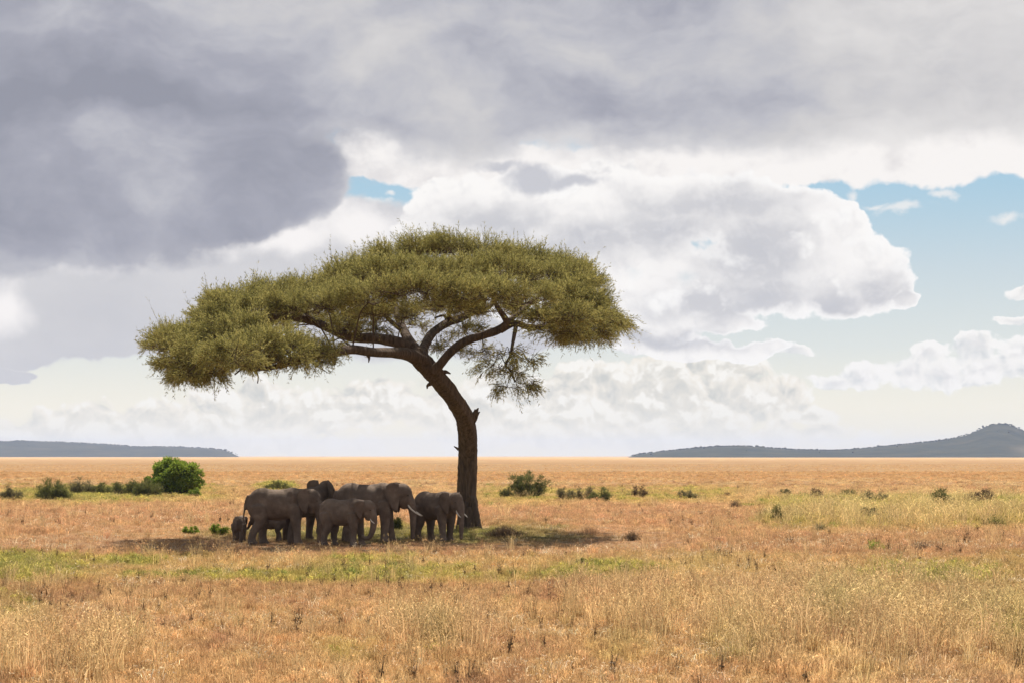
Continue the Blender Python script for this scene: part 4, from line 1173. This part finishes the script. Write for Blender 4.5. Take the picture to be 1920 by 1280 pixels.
    root = np.array([(.0, .80)])
    bm2 = bmesh.new(); bm2.from_mesh(me)
    for sy in (-1, 1):
        fl = R(ear_flare if (sy < 0 or ear_l is None) else ear_l)
        ol = np.array(outline, float)
        ol = (ol - np.array([0, .80])) * ear_scale + np.array([0, .80])
        rings_ = []
        for t in np.linspace(0, 1, 6):
            ring = np.array([0.01, .80]) * (1 - t) + ol * t if t > 0 else None
            if ring is None: continue
            rings_.append(ring)
        def tov(u_, w_, thick):
            bulge = 0.035 * math.sin(min(1, max(0, -u_ / .24)) * math.pi) + 0.02 * math.sin(w_ * 22) * min(1, -u_ / .2 if u_ < 0 else 0) * .4
            dx_ = u_ * math.cos(fl) ; dy_ = -u_ * math.sin(fl)
            nx, ny = -math.sin(fl), -math.cos(fl)
            x_ = 1.085 + dx_ - nx * (bulge + thick) * -1
            y_ = .135 + dy_ + (bulge * .6 - thick)
            return hp(x_, sy * y_, w_)
        grids = []
        for th_ in (0.0, 0.018):
            cen = bm2.verts.new(tov(0.0, .80, th_))
            g2 = [[cen]]
            for i_, ring in enumerate(rings_):
                edge_t = th_ if i_ < len(rings_) - 1 else th_ * 0.6 + 0.003
                g2.append([bm2.verts.new(tov(u_, w_, edge_t)) for u_, w_ in ring])
            grids.append(g2)
        N_ = len(outline)
        for g2 in grids:
            for j in range(N_):
                k_ = (j + 1) % N_
                bm2.faces.new((g2[0][0], g2[1][j], g2[1][k_]))
                for i_ in range(1, len(g2) - 1):
                    bm2.faces.new((g2[i_][j], g2[i_ + 1][j], g2[i_ + 1][k_], g2[i_][k_]))
        for j in range(N_):
            k_ = (j + 1) % N_
            bm2.faces.new((grids[0][-1][j], grids[1][-1][j], grids[1][-1][k_], grids[0][-1][k_]))
    bmesh.ops.recalc_face_normals(bm2, faces=bm2.faces)
    for f_ in bm2.faces: f_.smooth = True
    bm2.to_mesh(me); bm2.free()
    me.name = 'body'
    link('body', me, M_skin, o)
    if tusk > 0:
        for sy in (-1, 1):
            m_ = Mesh()
            m_.tube([hp(1.235, sy * .062, .62), hp(1.270, sy * .078, .565), hp(1.30 + tusk * .45, sy * .088, .555 - tusk * .45), hp(1.30 + tusk * 1.05, sy * .082, .555 - tusk * .80)], np.array([.013, .0135, .0105, .003]) * H * 1.05, 9, 5)
            m_.build('tusk', M_ivory, o)
    for sy in (-1, 1):
        m_ = Mesh(); m_.ellipsoid(hp(1.232, sy * .098, .775), np.array([.012, .009, .011]) * H, 10, 7)
        m_.build('eye', M_eye, o)
    return o

def ecx(x0px, yaw, H, D):   # image x of the body origin, from the rump's image x
    return x0px

# E1: big cow at the left
elephant(527, 77.8, 2, 2.34, 'large elephant at the left of the herd with its tail hanging, side on', hind=(-.12, .05), front=(.03, -.10), ear_flare=26, head_pitch=4, tail_swing=-.02,
         trunk=[(1.215, 0, .735), (1.265, 0, .62), (1.295, 0, .48), (1.31, 0, .32), (1.31, 0, .17), (1.30, 0, .06)])
# E2: behind it, walking away, ears spread
elephant(572, 82.0, 48, 2.30, 'elephant with raised spread ears, mostly hidden behind the large one at the left', head_pitch=-10, head_dz=.10, ear_flare=66, ear_scale=1.2, front=(.03, -.05))
# E3: younger one in front
elephant(647, 76.4, -22, 1.93, 'younger elephant in front with its trunk curled in to its mouth', ear_flare=30, ear_scale=.86, head_pitch=6, tusk=.05, hind=(-.05, .05), front=(-.01, .05),
         trunk=[(1.215, 0, .735), (1.285, -.01, .60), (1.30, -.02, .44), (1.28, -.03, .30), (1.22, -.03, .20), (1.13, -.03, .185), (1.07, -.03, .23)])
# E4: tall one with tusks behind
elephant(695, 79.6, -4, 2.52, 'tall elephant with long white tusks and its trunk hanging straight down', ear_flare=27, ear_scale=1.12, tusk=.15, head_dz=.0, front=(-.02, .06), hind=(.02, -.06))
# E5: right, turned to the camera
elephant(819, 80.6, -42, 2.14, 'elephant in front of the acacia trunk, at the right end of the herd', ear_flare=24, tusk=.085, ear_l=45, head_yaw=-6, hind=(-.03, .08), front=(.03, -.04))
# calves
elephant(449, 80.2, 88, 1.10, 'small calf seen from behind at the left end of the herd', baby=True, ear_flare=40, ear_scale=.9, tail=True)
elephant(504, 81.0, 178, 1.16, 'calf standing behind the legs of the large elephant, its trunk curled at the left', baby=True, ear_flare=15, ear_scale=.85, hind=(.06, -.06), front=(-.04, .06),
         trunk=[(1.215, 0, .735), (1.29, 0, .62), (1.33, 0, .52), (1.40, 0, .44), (1.46, 0, .47), (1.45, 0, .55)])
